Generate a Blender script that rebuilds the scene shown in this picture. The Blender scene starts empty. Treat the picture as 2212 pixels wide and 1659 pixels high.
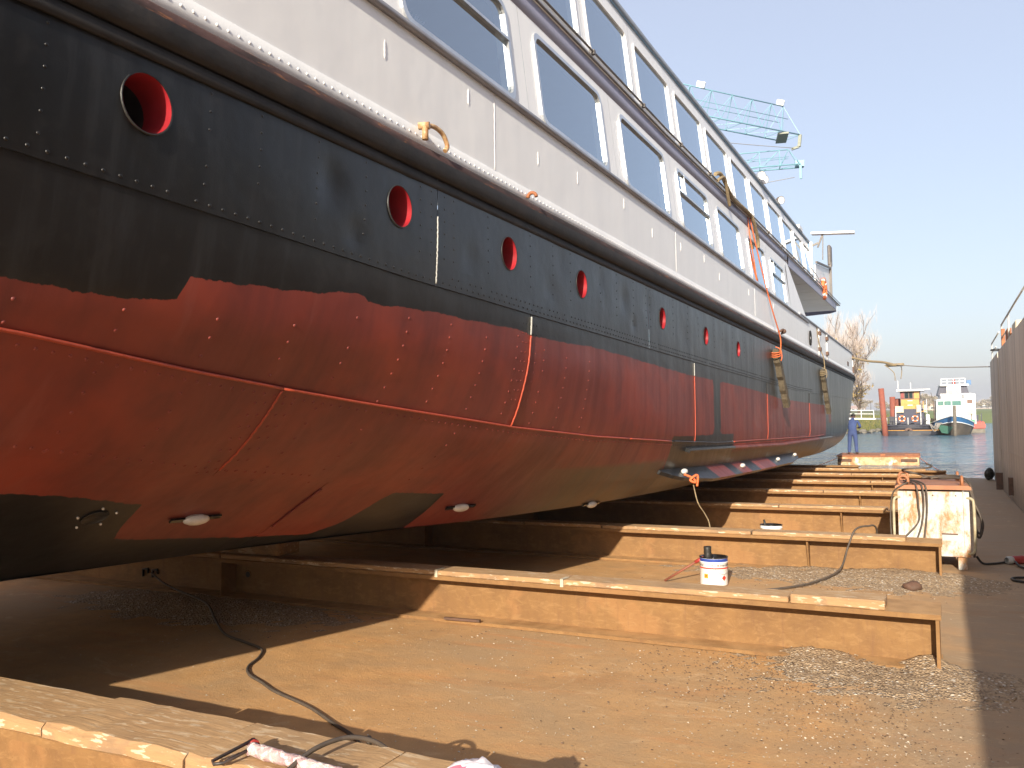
import bpy, bmesh, math, random
import numpy as np
from mathutils import Vector, Matrix

random.seed(7)
R = math.radians
scene = bpy.context.scene
COL = scene.collection

# ------------------------------------------------------------------ frames
# "dock" coordinates: X across the dock, Y along it, Z up from its floor. The dock floats trimmed 0.85 degrees down by the far end.
TRIM = R(0.85)
MD = Matrix.Translation((0, 0, 0.525)) @ Matrix.Rotation(-TRIM, 4, 'X')

# ------------------------------------------------------------------ camera
cam_data = bpy.data.cameras.new("camera"); cam = bpy.data.objects.new("camera", cam_data); COL.objects.link(cam)
yaw, pit, rol = R(26.70), R(2.94), R(-0.67)
f_ = Vector((-math.sin(yaw)*math.cos(pit), math.cos(yaw)*math.cos(pit), math.sin(pit)))
r_ = Vector((math.cos(yaw), math.sin(yaw), 0)); u_ = r_.cross(f_)
rr = r_*math.cos(rol) + u_*math.sin(rol); uu = -r_*math.sin(rol) + u_*math.cos(rol)
mc = Matrix(((rr.x, uu.x, -f_.x, 0), (rr.y, uu.y, -f_.y, 0), (rr.z, uu.z, -f_.z, 1.70), (0, 0, 0, 1)))
cam.matrix_world = MD @ mc
cam_data.sensor_width = 36; cam_data.lens = 36*1850/2212
cam_data.clip_start = 0.05; cam_data.clip_end = 20000
scene.camera = cam

# ------------------------------------------------------------------ light
light_dir = (MD.to_3x3() @ Vector((-0.46, 2.75, -1.0))).normalized()
SUN_EL = math.asin(-light_dir.z); SUN_AZ = math.atan2(-light_dir.x, -light_dir.y)
world = bpy.data.worlds.new("World"); scene.world = world; world.use_nodes = True
wn = world.node_tree; wn.nodes.clear()
sky = wn.nodes.new('ShaderNodeTexSky'); sky.sky_type = 'NISHITA'; sky.sun_disc = False
sky.sun_elevation = SUN_EL; sky.sun_rotation = SUN_AZ
sky.air_density = 1.0; sky.dust_density = 2.2; sky.ozone_density = 1.6
bg = wn.nodes.new('ShaderNodeBackground'); bg.inputs['Strength'].default_value = 0.15
wo = wn.nodes.new('ShaderNodeOutputWorld')
hz = wn.nodes.new('ShaderNodeMix'); hz.data_type = 'RGBA'; hz.inputs[0].default_value = .72; hz.inputs[7].default_value = (1.66, 1.69, 1.96, 1)   # thin even haze over the whole sky
wn.links.new(sky.outputs[0], hz.inputs[6]); wn.links.new(hz.outputs[2], bg.inputs[0]); wn.links.new(bg.outputs[0], wo.inputs[0])
sd = bpy.data.lights.new("sun", 'SUN'); sd.energy = 3.6; sd.angle = R(0.5); sd.color = (1.0, 0.90, 0.74)
sun = bpy.data.objects.new("sun", sd); COL.objects.link(sun)
sun.rotation_euler = light_dir.to_track_quat('-Z', 'Y').to_euler()
scene.view_settings.view_transform = 'Standard'; scene.view_settings.look = 'None'
scene.view_settings.gamma = 1; scene.view_settings.exposure = 1.25
scene.view_settings.use_curve_mapping = False
scene.render.engine = 'CYCLES'

# ------------------------------------------------------------------ materials
def nt(name):
    m = bpy.data.materials.new(name); m.use_nodes = True
    t = m.node_tree; b = t.nodes['Principled BSDF']
    return m, t, b
def N(t, kind, **kw):
    n = t.nodes.new(kind)
    for k, v in kw.items():
        if k in ('inp',):
            for a, c in v.items(): n.inputs[a].default_value = c
        else: setattr(n, k, v)
    return n
def coords(t, scale=(1, 1, 1), out='Object'):
    tc = N(t, 'ShaderNodeTexCoord'); mp = N(t, 'ShaderNodeMapping'); mp.inputs['Scale'].default_value = scale
    t.links.new(tc.outputs[out], mp.inputs[0]); return mp.outputs[0]
def noise(t, vec, scale=5, detail=6, rough=.6, dist=0):
    n = N(t, 'ShaderNodeTexNoise', inp={'Scale': scale, 'Detail': detail, 'Roughness': rough, 'Distortion': dist})
    t.links.new(vec, n.inputs['Vector']); return n.outputs['Fac']
def ramp(t, val, a, b):
    n = N(t, 'ShaderNodeMapRange'); n.clamp = True
    n.inputs[1].default_value = a; n.inputs[2].default_value = b
    t.links.new(val, n.inputs[0]); return n.outputs[0]
def mix(t, fac, a, b):
    n = N(t, 'ShaderNodeMix', data_type='RGBA')
    for s, v in ((0, fac), (6, a), (7, b)):
        if hasattr(v, 'is_linked'): t.links.new(v, n.inputs[s])
        elif s == 0: n.inputs[0].default_value = v
        else: n.inputs[s].default_value = (*v, 1)
    return n.outputs[2]
def mth(t, op, a, b=0.0):
    n = N(t, 'ShaderNodeMath', operation=op)
    for i, v in enumerate((a, b)):
        if hasattr(v, 'is_linked'): t.links.new(v, n.inputs[i])
        else: n.inputs[i].default_value = v
    return n.outputs[0]
def bump(t, b, h, strength=.3, dist=.01, prev=None):
    n = N(t, 'ShaderNodeBump', inp={'Strength': strength, 'Distance': dist})
    t.links.new(h, n.inputs['Height'])
    if prev is not None: t.links.new(prev, n.inputs['Normal'])
    t.links.new(n.outputs[0], b.inputs['Normal']); return n.outputs[0]
def mat(name, c1, c2=None, rough=.6, metal=0., scale=6., a=.35, b=.65, stretch=(1, 1, 1), bmp=0., bs=40., spec=.5, c3=None, s3=20., a3=.6, b3=.66, coat=0.):
    m, t, p = nt(name)
    p.inputs['Roughness'].default_value = rough; p.inputs['Metallic'].default_value = metal
    p.inputs['Specular IOR Level'].default_value = spec; p.inputs['Coat Weight'].default_value = coat
    v = coords(t, stretch)
    if c2 is None: c2 = tuple(x*.8 for x in c1)
    col = mix(t, ramp(t, noise(t, v, scale), a, b), c1, c2)
    if c3 is not None: col = mix(t, ramp(t, noise(t, v, s3, 5, .6), a3, b3), col, c3)
    t.links.new(col, p.inputs['Base Color'])
    if bmp: bump(t, p, noise(t, coords(t), bs, 4), bmp, .01)
    return m

def glass_mat(name, tint, rough=.02, base=.10, gain=1.0):
    m, t, p = nt(name); t.nodes.remove(p)
    out = t.nodes['Material Output']
    gl = N(t, 'ShaderNodeBsdfGlossy', inp={'Roughness': rough, 'Color': (.86, .94, 1, 1)})
    tr = N(t, 'ShaderNodeBsdfTransparent', inp={'Color': (*tint, 1)})
    fr = N(t, 'ShaderNodeFresnel', inp={'IOR': 1.5})
    mx = N(t, 'ShaderNodeMixShader')
    f2 = mth(t, 'ADD', mth(t, 'MULTIPLY', fr.outputs[0], gain), base)
    f2 = mth(t, 'MINIMUM', f2, .95)
    # faint waviness of old panes
    bp = N(t, 'ShaderNodeBump', inp={'Strength': .05, 'Distance': .01})
    t.links.new(noise(t, coords(t), 2.5, 2), bp.inputs['Height']); t.links.new(bp.outputs[0], gl.inputs['Normal'])
    t.links.new(f2, mx.inputs[0]); t.links.new(tr.outputs[0], mx.inputs[1]); t.links.new(gl.outputs[0], mx.inputs[2])
    t.links.new(mx.outputs[0], out.inputs[0]); return m

def hull_material():
    m, t, p = nt('hull_paint')
    at = N(t, 'ShaderNodeAttribute', attribute_name='red'); dt = N(t, 'ShaderNodeAttribute', attribute_name='dirt_bounce')
    v = coords(t)
    n1 = noise(t, v, 22, 5, .7); n2 = noise(t, v, 4, 3)
    # brushed edge of the two coats
    sdf = mth(t, 'ADD', at.outputs['Fac'], mth(t, 'MULTIPLY', mth(t, 'SUBTRACT', n1, .5), .045))
    sdf = mth(t, 'ADD', sdf, mth(t, 'MULTIPLY', mth(t, 'SUBTRACT', n2, .5), .05))
    redf = ramp(t, sdf, -.002, .003)
    vs = coords(t, (1, 2.6, .22)); st = noise(t, vs, 2.2, 6, .65, .3)           # runs down the plating
    blk = mix(t, ramp(t, st, .5, .75), (.009, .009, .0095), (.026, .027, .029))
    blk = mix(t, ramp(t, noise(t, v, 9, 5), .55, .8), blk, (.020, .019, .019))
    red = mix(t, ramp(t, st, .38, .64), (.200, .037, .028), (.150, .029, .024))
    red = mix(t, ramp(t, noise(t, v, 1.3, 4), .48, .7), red, (.275, .047, .029))
    red = mix(t, mth(t, 'MULTIPLY', ramp(t, noise(t, coords(t, (1, 3.4, .15)), 1.6, 5), .6, .72), .35), red, (.30, .10, .08))
    old = mix(t, ramp(t, st, .35, .7), (.075, .052, .032), (.15, .085, .045))  # brown of old dusty paint, with light bounced off the deck painted in
    c = mix(t, redf, blk, red); c = mix(t, ramp(t, mth(t, 'ADD', dt.outputs['Fac'], mth(t, 'MULTIPLY', mth(t, 'SUBTRACT', n1, .5), .05)), -.03, .05), c, old)
    t.links.new(c, p.inputs['Base Color'])
    rg = mth(t, 'ADD', mth(t, 'MULTIPLY', redf, .10), mth(t, 'MULTIPLY', ramp(t, st, .3, .7), .12)); rg = mth(t, 'ADD', rg, .30)
    t.links.new(rg, p.inputs['Roughness'])
    b1 = bump(t, p, noise(t, v, 95, 3, .7), .10, .006)
    bump(t, p, noise(t, v, 2.6, 3, .5), .35, .03, b1)
    return m

def deck_material():
    m, t, p = nt('rusty_deck')
    v = coords(t)
    big = noise(t, v, .55, 5, .6, .4); mid = noise(t, v, 3.2, 7, .65); fine = noise(t, v, 60, 4, .7); grit = noise(t, v, 240, 2)
    sep = N(t, 'ShaderNodeSeparateXYZ'); t.links.new(v, sep.inputs[0])
    c = mix(t, ramp(t, mid, .36, .66), (.60, .335, .138), (.47, .265, .112))
    c = mix(t, ramp(t, big, .42, .62), c, (.44, .285, .150))
    st = noise(t, coords(t, (.35, 2.2, 1)), 2.2, 6, .6, .6)
    c = mix(t, mth(t, 'MULTIPLY', ramp(t, st, .55, .72), .6), c, (.56, .26, .10))
    # blown grit lies thicker on the walkway side
    gx = mth(t, 'ADD', sep.outputs[0], mth(t, 'MULTIPLY', mth(t, 'SUBTRACT', mid, .5), 1.6))
    c = mix(t, mth(t, 'MULTIPLY', ramp(t, gx, -1.1, .5), .8), c, (.33, .245, .165))
    sw = noise(t, coords(t, (.5, 1.6, 1)), 1.1, 7, .7, 1.5); c = mix(t, mth(t, 'MULTIPLY', ramp(t, sw, .54, .66), .45), c, (.36, .205, .095))
    sw2 = noise(t, coords(t, (.9, 1.4, 1)), 1.7, 8, .75, 2.2); c = mix(t, mth(t, 'MULTIPLY', ramp(t, sw2, .56, .66), .5), c, (.64, .45, .26))
    c = mix(t, mth(t, 'MULTIPLY', ramp(t, fine, .56, .7), .35), c, (.27, .165, .09))
    vo = N(t, 'ShaderNodeTexVoronoi', inp={'Scale': 55.}); t.links.new(v, vo.inputs['Vector'])
    sp = mth(t, 'MULTIPLY', ramp(t, vo.outputs['Distance'], .16, .10), ramp(t, noise(t, v, 7, 2), .50, .62))
    c = mix(t, mth(t, 'MULTIPLY', sp, .75), c, (.52, .43, .33))
    t.links.new(c, p.inputs['Base Color']); p.inputs['Roughness'].default_value = .78
    p.inputs['Specular IOR Level'].default_value = .3
    b1 = bump(t, p, fine, .35, .012); b2 = bump(t, p, grit, .25, .004, b1); bump(t, p, mid, .3, .03, b2)
    return m

def grit_material(name, base, dark):
    m, t, p = nt(name); v = coords(t)
    vo = N(t, 'ShaderNodeTexVoronoi', inp={'Scale': 60.}); t.links.new(v, vo.inputs['Vector'])
    sp = N(t, 'ShaderNodeSeparateColor'); t.links.new(vo.outputs['Color'], sp.inputs[0])
    c = mix(t, sp.outputs[0], base, dark)
    c = mix(t, ramp(t, sp.outputs[1], .90, .95), c, (.6, .52, .42))
    t.links.new(c, p.inputs['Base Color']); p.inputs['Roughness'].default_value = .85
    bump(t, p, vo.outputs['Distance'], .9, .015); return m

def dust(t, c, col, amount):
    # settled grit on faces that lie flat
    g = N(t, 'ShaderNodeNewGeometry'); s = N(t, 'ShaderNodeSeparateXYZ'); t.links.new(g.outputs['Normal'], s.inputs[0])
    n = noise(t, coords(t), 5, 5, .65)
    f = mth(t, 'MULTIPLY', ramp(t, s.outputs[2], .75, .95), ramp(t, n, .15, .6)); f = mth(t, 'MULTIPLY', f, amount)
    return mix(t, f, c, col)
def beam_material():
    m, t, p = nt('dusty_rusted_steel'); v = coords(t)
    n1 = noise(t, v, 2.2, 6, .6, .5); n2 = noise(t, v, 26, 5, .7)
    c = mix(t, ramp(t, n1, .38, .62), (.245, .132, .050), (.185, .098, .040))
    c = mix(t, mth(t, 'MULTIPLY', ramp(t, noise(t, v, 1.1, 4), .55, .6), .5), c, (.31, .158, .062))
    c = mix(t, mth(t, 'MULTIPLY', ramp(t, n2, .58, .72), .4), c, (.13, .055, .024))
    c = mix(t, mth(t, 'MULTIPLY', ramp(t, noise(t, coords(t, (1, 1, 2.5)), 7, 8, .75, 1.2), .50, .62), .38), c, (.34, .20, .085))
    st = noise(t, coords(t, (7, 1, .5)), 3, 5); c = mix(t, mth(t, 'MULTIPLY', ramp(t, st, .55, .7), .45), c, (.16, .08, .042))
    c = dust(t, c, (.50, .30, .14), .85)
    t.links.new(c, p.inputs['Base Color']); p.inputs['Roughness'].default_value = .75
    p.inputs['Specular IOR Level'].default_value = .3
    bump(t, p, n2, .25, .008); return m

def timber_material():
    m, t, p = nt('worn_timber'); v = coords(t, (.5, 6, 6))
    g = noise(t, v, 5, 7, .7, .3); n = noise(t, coords(t), 3, 5)
    c = mix(t, ramp(t, g, .35, .7), (.42, .245, .115), (.29, .175, .088))
    c = mix(t, mth(t, 'MULTIPLY', ramp(t, n, .52, .66), .75), c, (.20, .13, .08))
    # scraps of pale antifouling rubbed on the edges
    sc = mth(t, 'MULTIPLY', ramp(t, noise(t, coords(t, (1.2, 5, 5)), 7, 4), .56, .60), ramp(t, noise(t, coords(t, (.5, 0, 0)), 1.7, 2), .38, .5))
    c = mix(t, mth(t, 'MULTIPLY', sc, .8), c, (.60, .50, .36))
    c = dust(t, c, (.50, .32, .16), .6)
    t.links.new(c, p.inputs['Base Color']); p.inputs['Roughness'].default_value = .8
    bump(t, p, g, .5, .012); return m

def water_material():
    m, t, p = nt('river_water')
    p.inputs['Base Color'].default_value = (.06, .14, .21, 1); p.inputs['Roughness'].default_value = .12
    p.inputs['IOR'].default_value = 1.333
    a = noise(t, coords(t, (1, .45, 1)), .9, 5, .6, .4); b = noise(t, coords(t, (1, .6, 1)), 5, 3, .6)
    n1 = bump(t, p, a, 1.0, .9); bump(t, p, b, .8, .12, n1); return m

def wall_material():
    m, t, p = nt('weathered_dock_steel')
    st = noise(t, coords(t, (1, 1.0, .06)), 2.6, 6, .6, .2); v = coords(t); n = noise(t, v, 3, 6)
    c = mix(t, ramp(t, st, .38, .64), (.82, .72, .60), (.56, .48, .39))
    c = mix(t, mth(t, 'MULTIPLY', ramp(t, n, .5, .7), .5), c, (.62, .52, .41))
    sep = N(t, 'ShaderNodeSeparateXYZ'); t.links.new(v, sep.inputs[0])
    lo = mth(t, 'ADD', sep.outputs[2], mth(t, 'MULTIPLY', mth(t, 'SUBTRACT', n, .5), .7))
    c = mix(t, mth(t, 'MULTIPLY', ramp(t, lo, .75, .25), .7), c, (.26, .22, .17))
    t.links.new(c, p.inputs['Base Color']); p.inputs['Roughness'].default_value = .7
    bump(t, p, noise(t, v, 1.4, 3), .4, .05); return m

def cabinet_material():
    m, t, p = nt('rusted_cabinet_paint'); v = coords(t)
    r1 = ramp(t, noise(t, coords(t, (1, 1, .5)), 4.2, 7, .72), .46, .58)
    c = mix(t, r1, (.52, .53, .50), (.36, .17, .065))
    c = mix(t, mth(t, 'MULTIPLY', ramp(t, noise(t, v, 14, 6, .7), .52, .68), .8), c, (.50, .33, .16))
    t.links.new(c, p.inputs['Base Color']); p.inputs['Roughness'].default_value = .55
    bump(t, p, noise(t, v, 40, 4), .2, .006); return m

def white_material():
    m, t, p = nt('white_ship_paint'); v = coords(t)
    st = noise(t, coords(t, (1, 2.2, .25)), 2.0, 6, .6)
    c = mix(t, ramp(t, st, .4, .7), (.84, .835, .83), (.79, .785, .785))
    n = noise(t, v, 38, 6, .75)
    c = mix(t, mth(t, 'MULTIPLY', ramp(t, n, .70, .74), .7), c, (.42, .33, .24))
    t.links.new(c, p.inputs['Base Color']); p.inputs['Roughness'].default_value = .38
    b1 = bump(t, p, noise(t, v, 1.7, 3, .5), .30, .03); bump(t, p, noise(t, v, 50, 3), .06, .004, b1); return m

MT = dict(
 hull=hull_material(), deck=deck_material(), beam=beam_material(), timber=timber_material(), water=water_material(),
 wall=wall_material(), cab=cabinet_material(), white=white_material(),
 grit=grit_material('shell_grit', (.45, .32, .195), (.24, .165, .10)),
 chip=mat('shell_chip', (.62, .55, .44), (.40, .31, .20), .6, scale=3),
 darkchip=mat('dark_grit', (.09, .065, .045), (.16, .10, .06), .8, scale=3),
 rub=mat('worn_rubbing_strake', (.085, .048, .045), (.030, .022, .022), .85, scale=3.5, stretch=(1, .5, 3), a=.4, b=.6, bmp=.5, bs=18, c3=(.26, .11, .05), s3=9, a3=.60, b3=.68, spec=.25),
 rubblack=mat('black_strake_underside', (.012, .011, .011), (.026, .022, .02), .7, scale=6, bmp=.3, bs=25),  # plain black for the strake's lower faces and other trim
 violet=mat('violet_grey_band', (.27, .27, .37), (.33, .32, .41), .45, scale=2, stretch=(1, .4, 1)),
 sill=mat('grey_sill_strip', (.30, .305, .34), (.22, .22, .25), .4, scale=3),
 alu=mat('aluminium_frame', (.62, .64, .66), (.5, .52, .54), .3, .7, scale=5),
 darkline=mat('dark_gutter', (.10, .092, .09), (.15, .125, .11), .5, scale=7),
 roofedge=mat('roof_edge_grey', (.20, .22, .25), (.27, .29, .32), .45, scale=3),
 cabin=mat('cabin_interior', (.20, .33, .48), (.16, .27, .40), .9, scale=2, stretch=(1, 1, 8)),
 reveal=mat('window_reveal_cream', (.76, .75, .72), (.70, .69, .66), .5, scale=3),
 pane=glass_mat('window_pane', (.66, .78, .88), .02, .32, 1.1),
 portred=mat('porthole_red', (.36, .022, .03), (.24, .012, .018), .4, scale=5),
 glintbead=mat('sunlit_red_bead', (.44, .07, .032), (.34, .055, .028), .4, scale=30, bmp=.3), glintweld=mat('sunlit_grey_weld', (.5, .5, .47), (.25, .24, .22), .4, scale=60),  # sun catching the weld beads is put into these brighter colours
 black=mat('black_rubber', (.018, .017, .016), (.03, .028, .026), .5, scale=9, bmp=.2),
 blackpaint=mat('wet_black_paint', (.008, .008, .008), (.014, .014, .014), .12, scale=6),
 zinc=mat('zinc_anode', (.74, .72, .68), (.62, .60, .56), .4, .15, scale=10, bmp=.2, bs=50),
 rust=mat('orange_rust', (.40, .155, .06), (.25, .09, .04), .75, scale=8, bmp=.3, bs=50),
 darkrust=mat('dark_rust', (.14, .07, .045), (.08, .045, .03), .75, scale=8, bmp=.3),
 lid=mat('rusty_orange_lid', (.40, .165, .075), (.30, .12, .055), .6, scale=6, bmp=.15),
 orange=mat('orange_rope', (.72, .17, .05), (.55, .12, .04), .75, scale=30),
 rope=mat('weathered_rope', (.34, .26, .15), (.20, .15, .09), .85, scale=40, bmp=.6, bs=90),
 ropegrey=mat('grey_line', (.30, .28, .26), (.22, .20, .18), .8, scale=40),
 wood=mat('old_fender_wood', (.125, .10, .065), (.07, .055, .035), .85, scale=9, stretch=(4, 4, .6), bmp=.6, bs=30),
 cable=mat('dusty_cable', (.10, .075, .055), (.06, .048, .04), .6, scale=12),
 steelrod=mat('painted_rod', (.03, .028, .026), (.08, .05, .04), .5, scale=30),
 fleece=mat('pinkish_paint_roller', (.62, .48, .47), (.42, .24, .25), .6, scale=25, bmp=.9, bs=120, c3=(.75, .70, .66), s3=40, a3=.5, b3=.6),
 stick=mat('red_brown_stick', (.26, .085, .05), (.18, .06, .035), .6, scale=12),
 canwhite=mat('white_tin', (.80, .80, .80), (.76, .76, .77), .3, scale=3),
 canred=mat('red_print', (.75, .05, .03), (.70, .05, .03), .4), canblue=mat('blue_print', (.03, .07, .33), (.03, .06, .28), .3),
 canorange=mat('orange_print', (.85, .32, .02), (.82, .30, .02), .4), ink=mat('black_print', (.02, .02, .025), (.02, .02, .02), .5),
 bag=mat('white_bag', (.80, .77, .80), (.70, .62, .68), .45, scale=6), bagpink=mat('pink_print', (.60, .15, .28), (.5, .2, .2), .5),
 coverall=mat('blue_coverall', (.045, .075, .20), (.035, .055, .15), .85, scale=6, bmp=.5, bs=14),
 skin=mat('skin', (.45, .25, .17), (.40, .21, .14), .5), hair=mat('dark_hair', (.025, .018, .014), None, .6), shoe=mat('work_shoe', (.10, .06, .035), None, .7),
 plugred=mat('red_plug_plastic', (.42, .045, .04), (.30, .035, .03), .4), grey=mat('pale_grey', (.5, .5, .48), None, .5),
 raft=mat('rusted_raft_paint', (.55, .40, .22), (.40, .17, .06), .6, scale=2.6, a=.42, b=.6, bmp=.2, c3=(.66, .60, .48), s3=3.4, a3=.55, b3=.63),
 jib=mat('turquoise_crane_paint', (.15, .33, .41), (.20, .38, .45), .5, scale=3), lampwhite=mat('white_lamp_housing', (.85, .85, .85), (.8, .8, .8), .3),
 trailwood=mat('grey_pile_wood', (.16, .14, .11), (.10, .085, .07), .9, scale=5),
 pilerust=mat('rusty_pile', (.27, .075, .045), (.20, .06, .04), .75, scale=2),
 tugblack=mat('tug_black', (.016, .018, .028), (.03, .03, .04), .45, scale=2), tugyellow=mat('tug_yellow', (.55, .28, .06), (.48, .23, .05), .5),
 tugbrown=mat('tug_brown', (.16, .075, .05), (.12, .06, .04), .5), tugred=mat('tug_dark_red', (.25, .03, .03), None, .5), boatwhite=mat('boat_white', (.80, .80, .78), (.74, .74, .73), .4),
 tugbeige=mat('tug_beige', (.55, .50, .38), None, .6), boatblue=mat('boat_blue', (.04, .14, .30), (.03, .11, .26), .4), boatdark=mat('boat_underbody', (.07, .06, .05), (.11, .09, .07), .6, scale=1.5),
 boatred=mat('boat_red', (.62, .08, .06), None, .5), greennet=mat('green_net', (.06, .18, .13), None, .8), greenbox=mat('green_paint', (.05, .28, .12), None, .5),
 darkglass=mat('dark_window_glass', (.02, .035, .04), None, .08), greenglass=mat('greenish_window_glass', (.10, .22, .20), None, .08), navy=mat('navy_panel', (.025, .028, .06), None, .4),
 ring=mat('orange_life_ring', (.85, .20, .06), None, .5),
 grass=mat('bank_grass', (.16, .155, .045), (.10, .115, .035), .9, scale=1.1, c3=(.24, .19, .08), s3=3, a3=.55, b3=.65),
 meadow=mat('meadow', (.12, .17, .05), (.16, .18, .07), .95, scale=.02), stone=mat('bank_stone', (.22, .20, .17), (.12, .11, .09), .9, scale=2),
 brick=mat('pinkish_brick', (.50, .38, .32), (.44, .33, .28), .85, scale=1), shedbrown=mat('shed_brown', (.045, .035, .028), (.03, .024, .02), .8), trailquay=mat('quay_paving', (.22, .20, .17), (.16, .14, .12), .9, scale=.6),
 roof=mat('red_tile', (.42, .27, .22), (.38, .24, .20), .8, scale=1), roofgrey=mat('grey_roof', (.24, .22, .22), None, .8),
 bark=mat('bark', (.15, .11, .085), (.10, .075, .06), .9), twig=mat('bare_twig', (.60, .51, .46), (.52, .43, .38), .9, scale=2),
 leafyellow=mat('yellow_autumn_leaf', (.38, .25, .06), (.26, .20, .06), .8, scale=1.5), leafolive=mat('olive_leaf', (.24, .22, .14), (.30, .24, .15), .85, scale=1),
)

# ------------------------------------------------------------------ mesh helpers
class MB:
    def __init__(s): s.v = []; s.f = []; s.mi = []; s.sm = []; s.attr = {}
    def add(s, vs, fs, mi=0, smooth=False):
        o = len(s.v); s.v += [tuple(p) for p in vs]
        for f in fs: s.f.append([i+o for i in f]); s.mi.append(mi); s.sm.append(smooth)
        return s
    def box(s, x0, x1, y0, y1, z0, z1, mi=0, bev=0.0, M=None):
        bm = bmesh.new(); bmesh.ops.create_cube(bm, size=1)
        for v in bm.verts: v.co = Vector(((x0+x1)/2+v.co.x*(x1-x0), (y0+y1)/2+v.co.y*(y1-y0), (z0+z1)/2+v.co.z*(z1-z0)))
        if bev: bmesh.ops.bevel(bm, geom=bm.edges[:], offset=bev, segments=1, affect='EDGES')
        bm.verts.index_update()
        vs = [(M @ v.co if M else v.co) for v in bm.verts]; fs = [[v.index for v in f.verts] for f in bm.faces]
        bm.free(); return s.add(vs, fs, mi)
    def bar(s, a, b, w, h=None, mi=0):
        a, b = Vector(a), Vector(b); d = (b-a).normalized(); h = h or w
        up = Vector((0, 0, 1)) if abs(d.z) < .95 else Vector((1, 0, 0))
        x = d.cross(up).normalized()*w/2; y = d.cross(x).normalized()*h/2
        vs = [p+i*x+j*y for p in (a, b) for i, j in ((-1, -1), (1, -1), (1, 1), (-1, 1))]
        return s.add(vs, [(3, 2, 1, 0), (4, 5, 6, 7), (0, 1, 5, 4), (1, 2, 6, 5), (2, 3, 7, 6), (3, 0, 4, 7)], mi)
    def tube(s, pts, r, n=8, mi=0, closed=False, caps=True):
        P = [Vector(p) for p in pts]; k = len(P); rs = r if isinstance(r, (list, tuple)) else [r]*k
        up = None; rings = []
        for i in range(k):
            a = P[(i-1) % k] if (i or closed) else P[0]; b = P[(i+1) % k] if (i < k-1 or closed) else P[-1]
            d = (b-a).normalized()
            if up is None:
                up = Vector((0, 0, 1)) if abs(d.z) < .9 else Vector((1, 0, 0))
            x = d.cross(up)
            if x.length < 1e-5: x = d.orthogonal()
            x.normalize(); y = d.cross(x); up = -y if (-y).dot(up) > 0 else y
            rings.append([P[i]+rs[i]*(math.cos(t)*x+math.sin(t)*y) for t in (2*math.pi*j/n for j in range(n))])
        vs = [q for g in rings for q in g]; fs = []
        for i in range(k if closed else k-1):
            a, b = i*n, ((i+1) % k)*n
            for j in range(n): fs.append((a+j, a+(j+1) % n, b+(j+1) % n, b+j))
        s.add(vs, fs, mi, True)
        if caps and not closed:
            s.add(rings[0], [tuple(range(n))[::-1]], mi); s.add(rings[-1], [tuple(range(n))], mi)
        return s
    def lathe(s, prof, n=20, mi=0, M=None, smooth=True):
        vs = []; fs = []
        for r, z in prof: vs += [Vector((r*math.cos(2*math.pi*j/n), r*math.sin(2*math.pi*j/n), z)) for j in range(n)]
        for i in range(len(prof)-1):
            for j in range(n): fs.append((i*n+j, i*n+(j+1) % n, (i+1)*n+(j+1) % n, (i+1)*n+j))
        if M: vs = [M @ v for v in vs]
        return s.add(vs, fs, mi, smooth)
    def prism(s, poly, d0, d1, axis='z', mi=0, M=None):
        n = len(poly); mk = {'z': lambda p, d: (p[0], p[1], d), 'y': lambda p, d: (p[0], d, p[1]), 'x': lambda p, d: (d, p[0], p[1])}[axis]
        vs = [Vector(mk(p, d0)) for p in poly]+[Vector(mk(p, d1)) for p in poly]
        if M: vs = [M @ v for v in vs]
        return s.add(vs, [tuple(range(n))[::-1], tuple(range(n, 2*n))]+[(i, (i+1) % n, n+(i+1) % n, n+i) for i in range(n)], mi)
    def sphere(s, c, r, n=10, m=7, mi=0, sc=(1, 1, 1)):
        vs = [Vector((c[0]+r*sc[0]*math.sin(math.pi*i/m)*math.cos(2*math.pi*j/n), c[1]+r*sc[1]*math.sin(math.pi*i/m)*math.sin(2*math.pi*j/n), c[2]+r*sc[2]*math.cos(math.pi*i/m))) for i in range(m+1) for j in range(n)]
        return s.add(vs, [(i*n+j, (i+1)*n+j, (i+1)*n+(j+1) % n, i*n+(j+1) % n) for i in range(m) for j in range(n)], mi, True)
    def mesh(s, name, mats, scale=1.0):
        me = bpy.data.meshes.new(name)
        me.from_pydata([(x*scale, y*scale, z*scale) for x, y, z in s.v], [], s.f)
        for m in (mats if isinstance(mats, (list, tuple)) else [mats]): me.materials.append(MT[m] if isinstance(m, str) else m)
        me.polygons.foreach_set('material_index', s.mi); me.polygons.foreach_set('use_smooth', s.sm)
        for k, a in s.attr.items():
            at = me.attributes.new(k, 'FLOAT', 'POINT'); at.data.foreach_set('value', a)
        me.update(); return me
    def fixn(s, me):
        bm = bmesh.new(); bm.from_mesh(me); bmesh.ops.remove_doubles(bm, verts=bm.verts, dist=1e-5)
        bmesh.ops.recalc_face_normals(bm, faces=bm.faces); bm.to_mesh(me); bm.free(); return me
def obj(name, mb, mats, parent=None, scale=1.0, fix=True):
    me = mb.mesh(name, mats, scale)
    if fix: mb.fixn(me)
    o = bpy.data.objects.new(name, me); COL.objects.link(o)
    if parent is not None: o.parent = parent
    return o
def tag(o, label, cat, group=None, kind=None):
    o['label'] = label; o['category'] = cat
    if group: o['group'] = group
    if kind: o['kind'] = kind
    return o
def thing(name, label, cat, loc=(0, 0, 0), rz=0.0, group=None, dock=True):
    o = bpy.data.objects.new(name, None); COL.objects.link(o); o.empty_display_size = .2
    o.matrix_world = (MD if dock else Matrix.Identity(4)) @ Matrix.Translation(loc) @ Matrix.Rotation(rz, 4, 'Z')
    return tag(o, label, cat, group)
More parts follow.
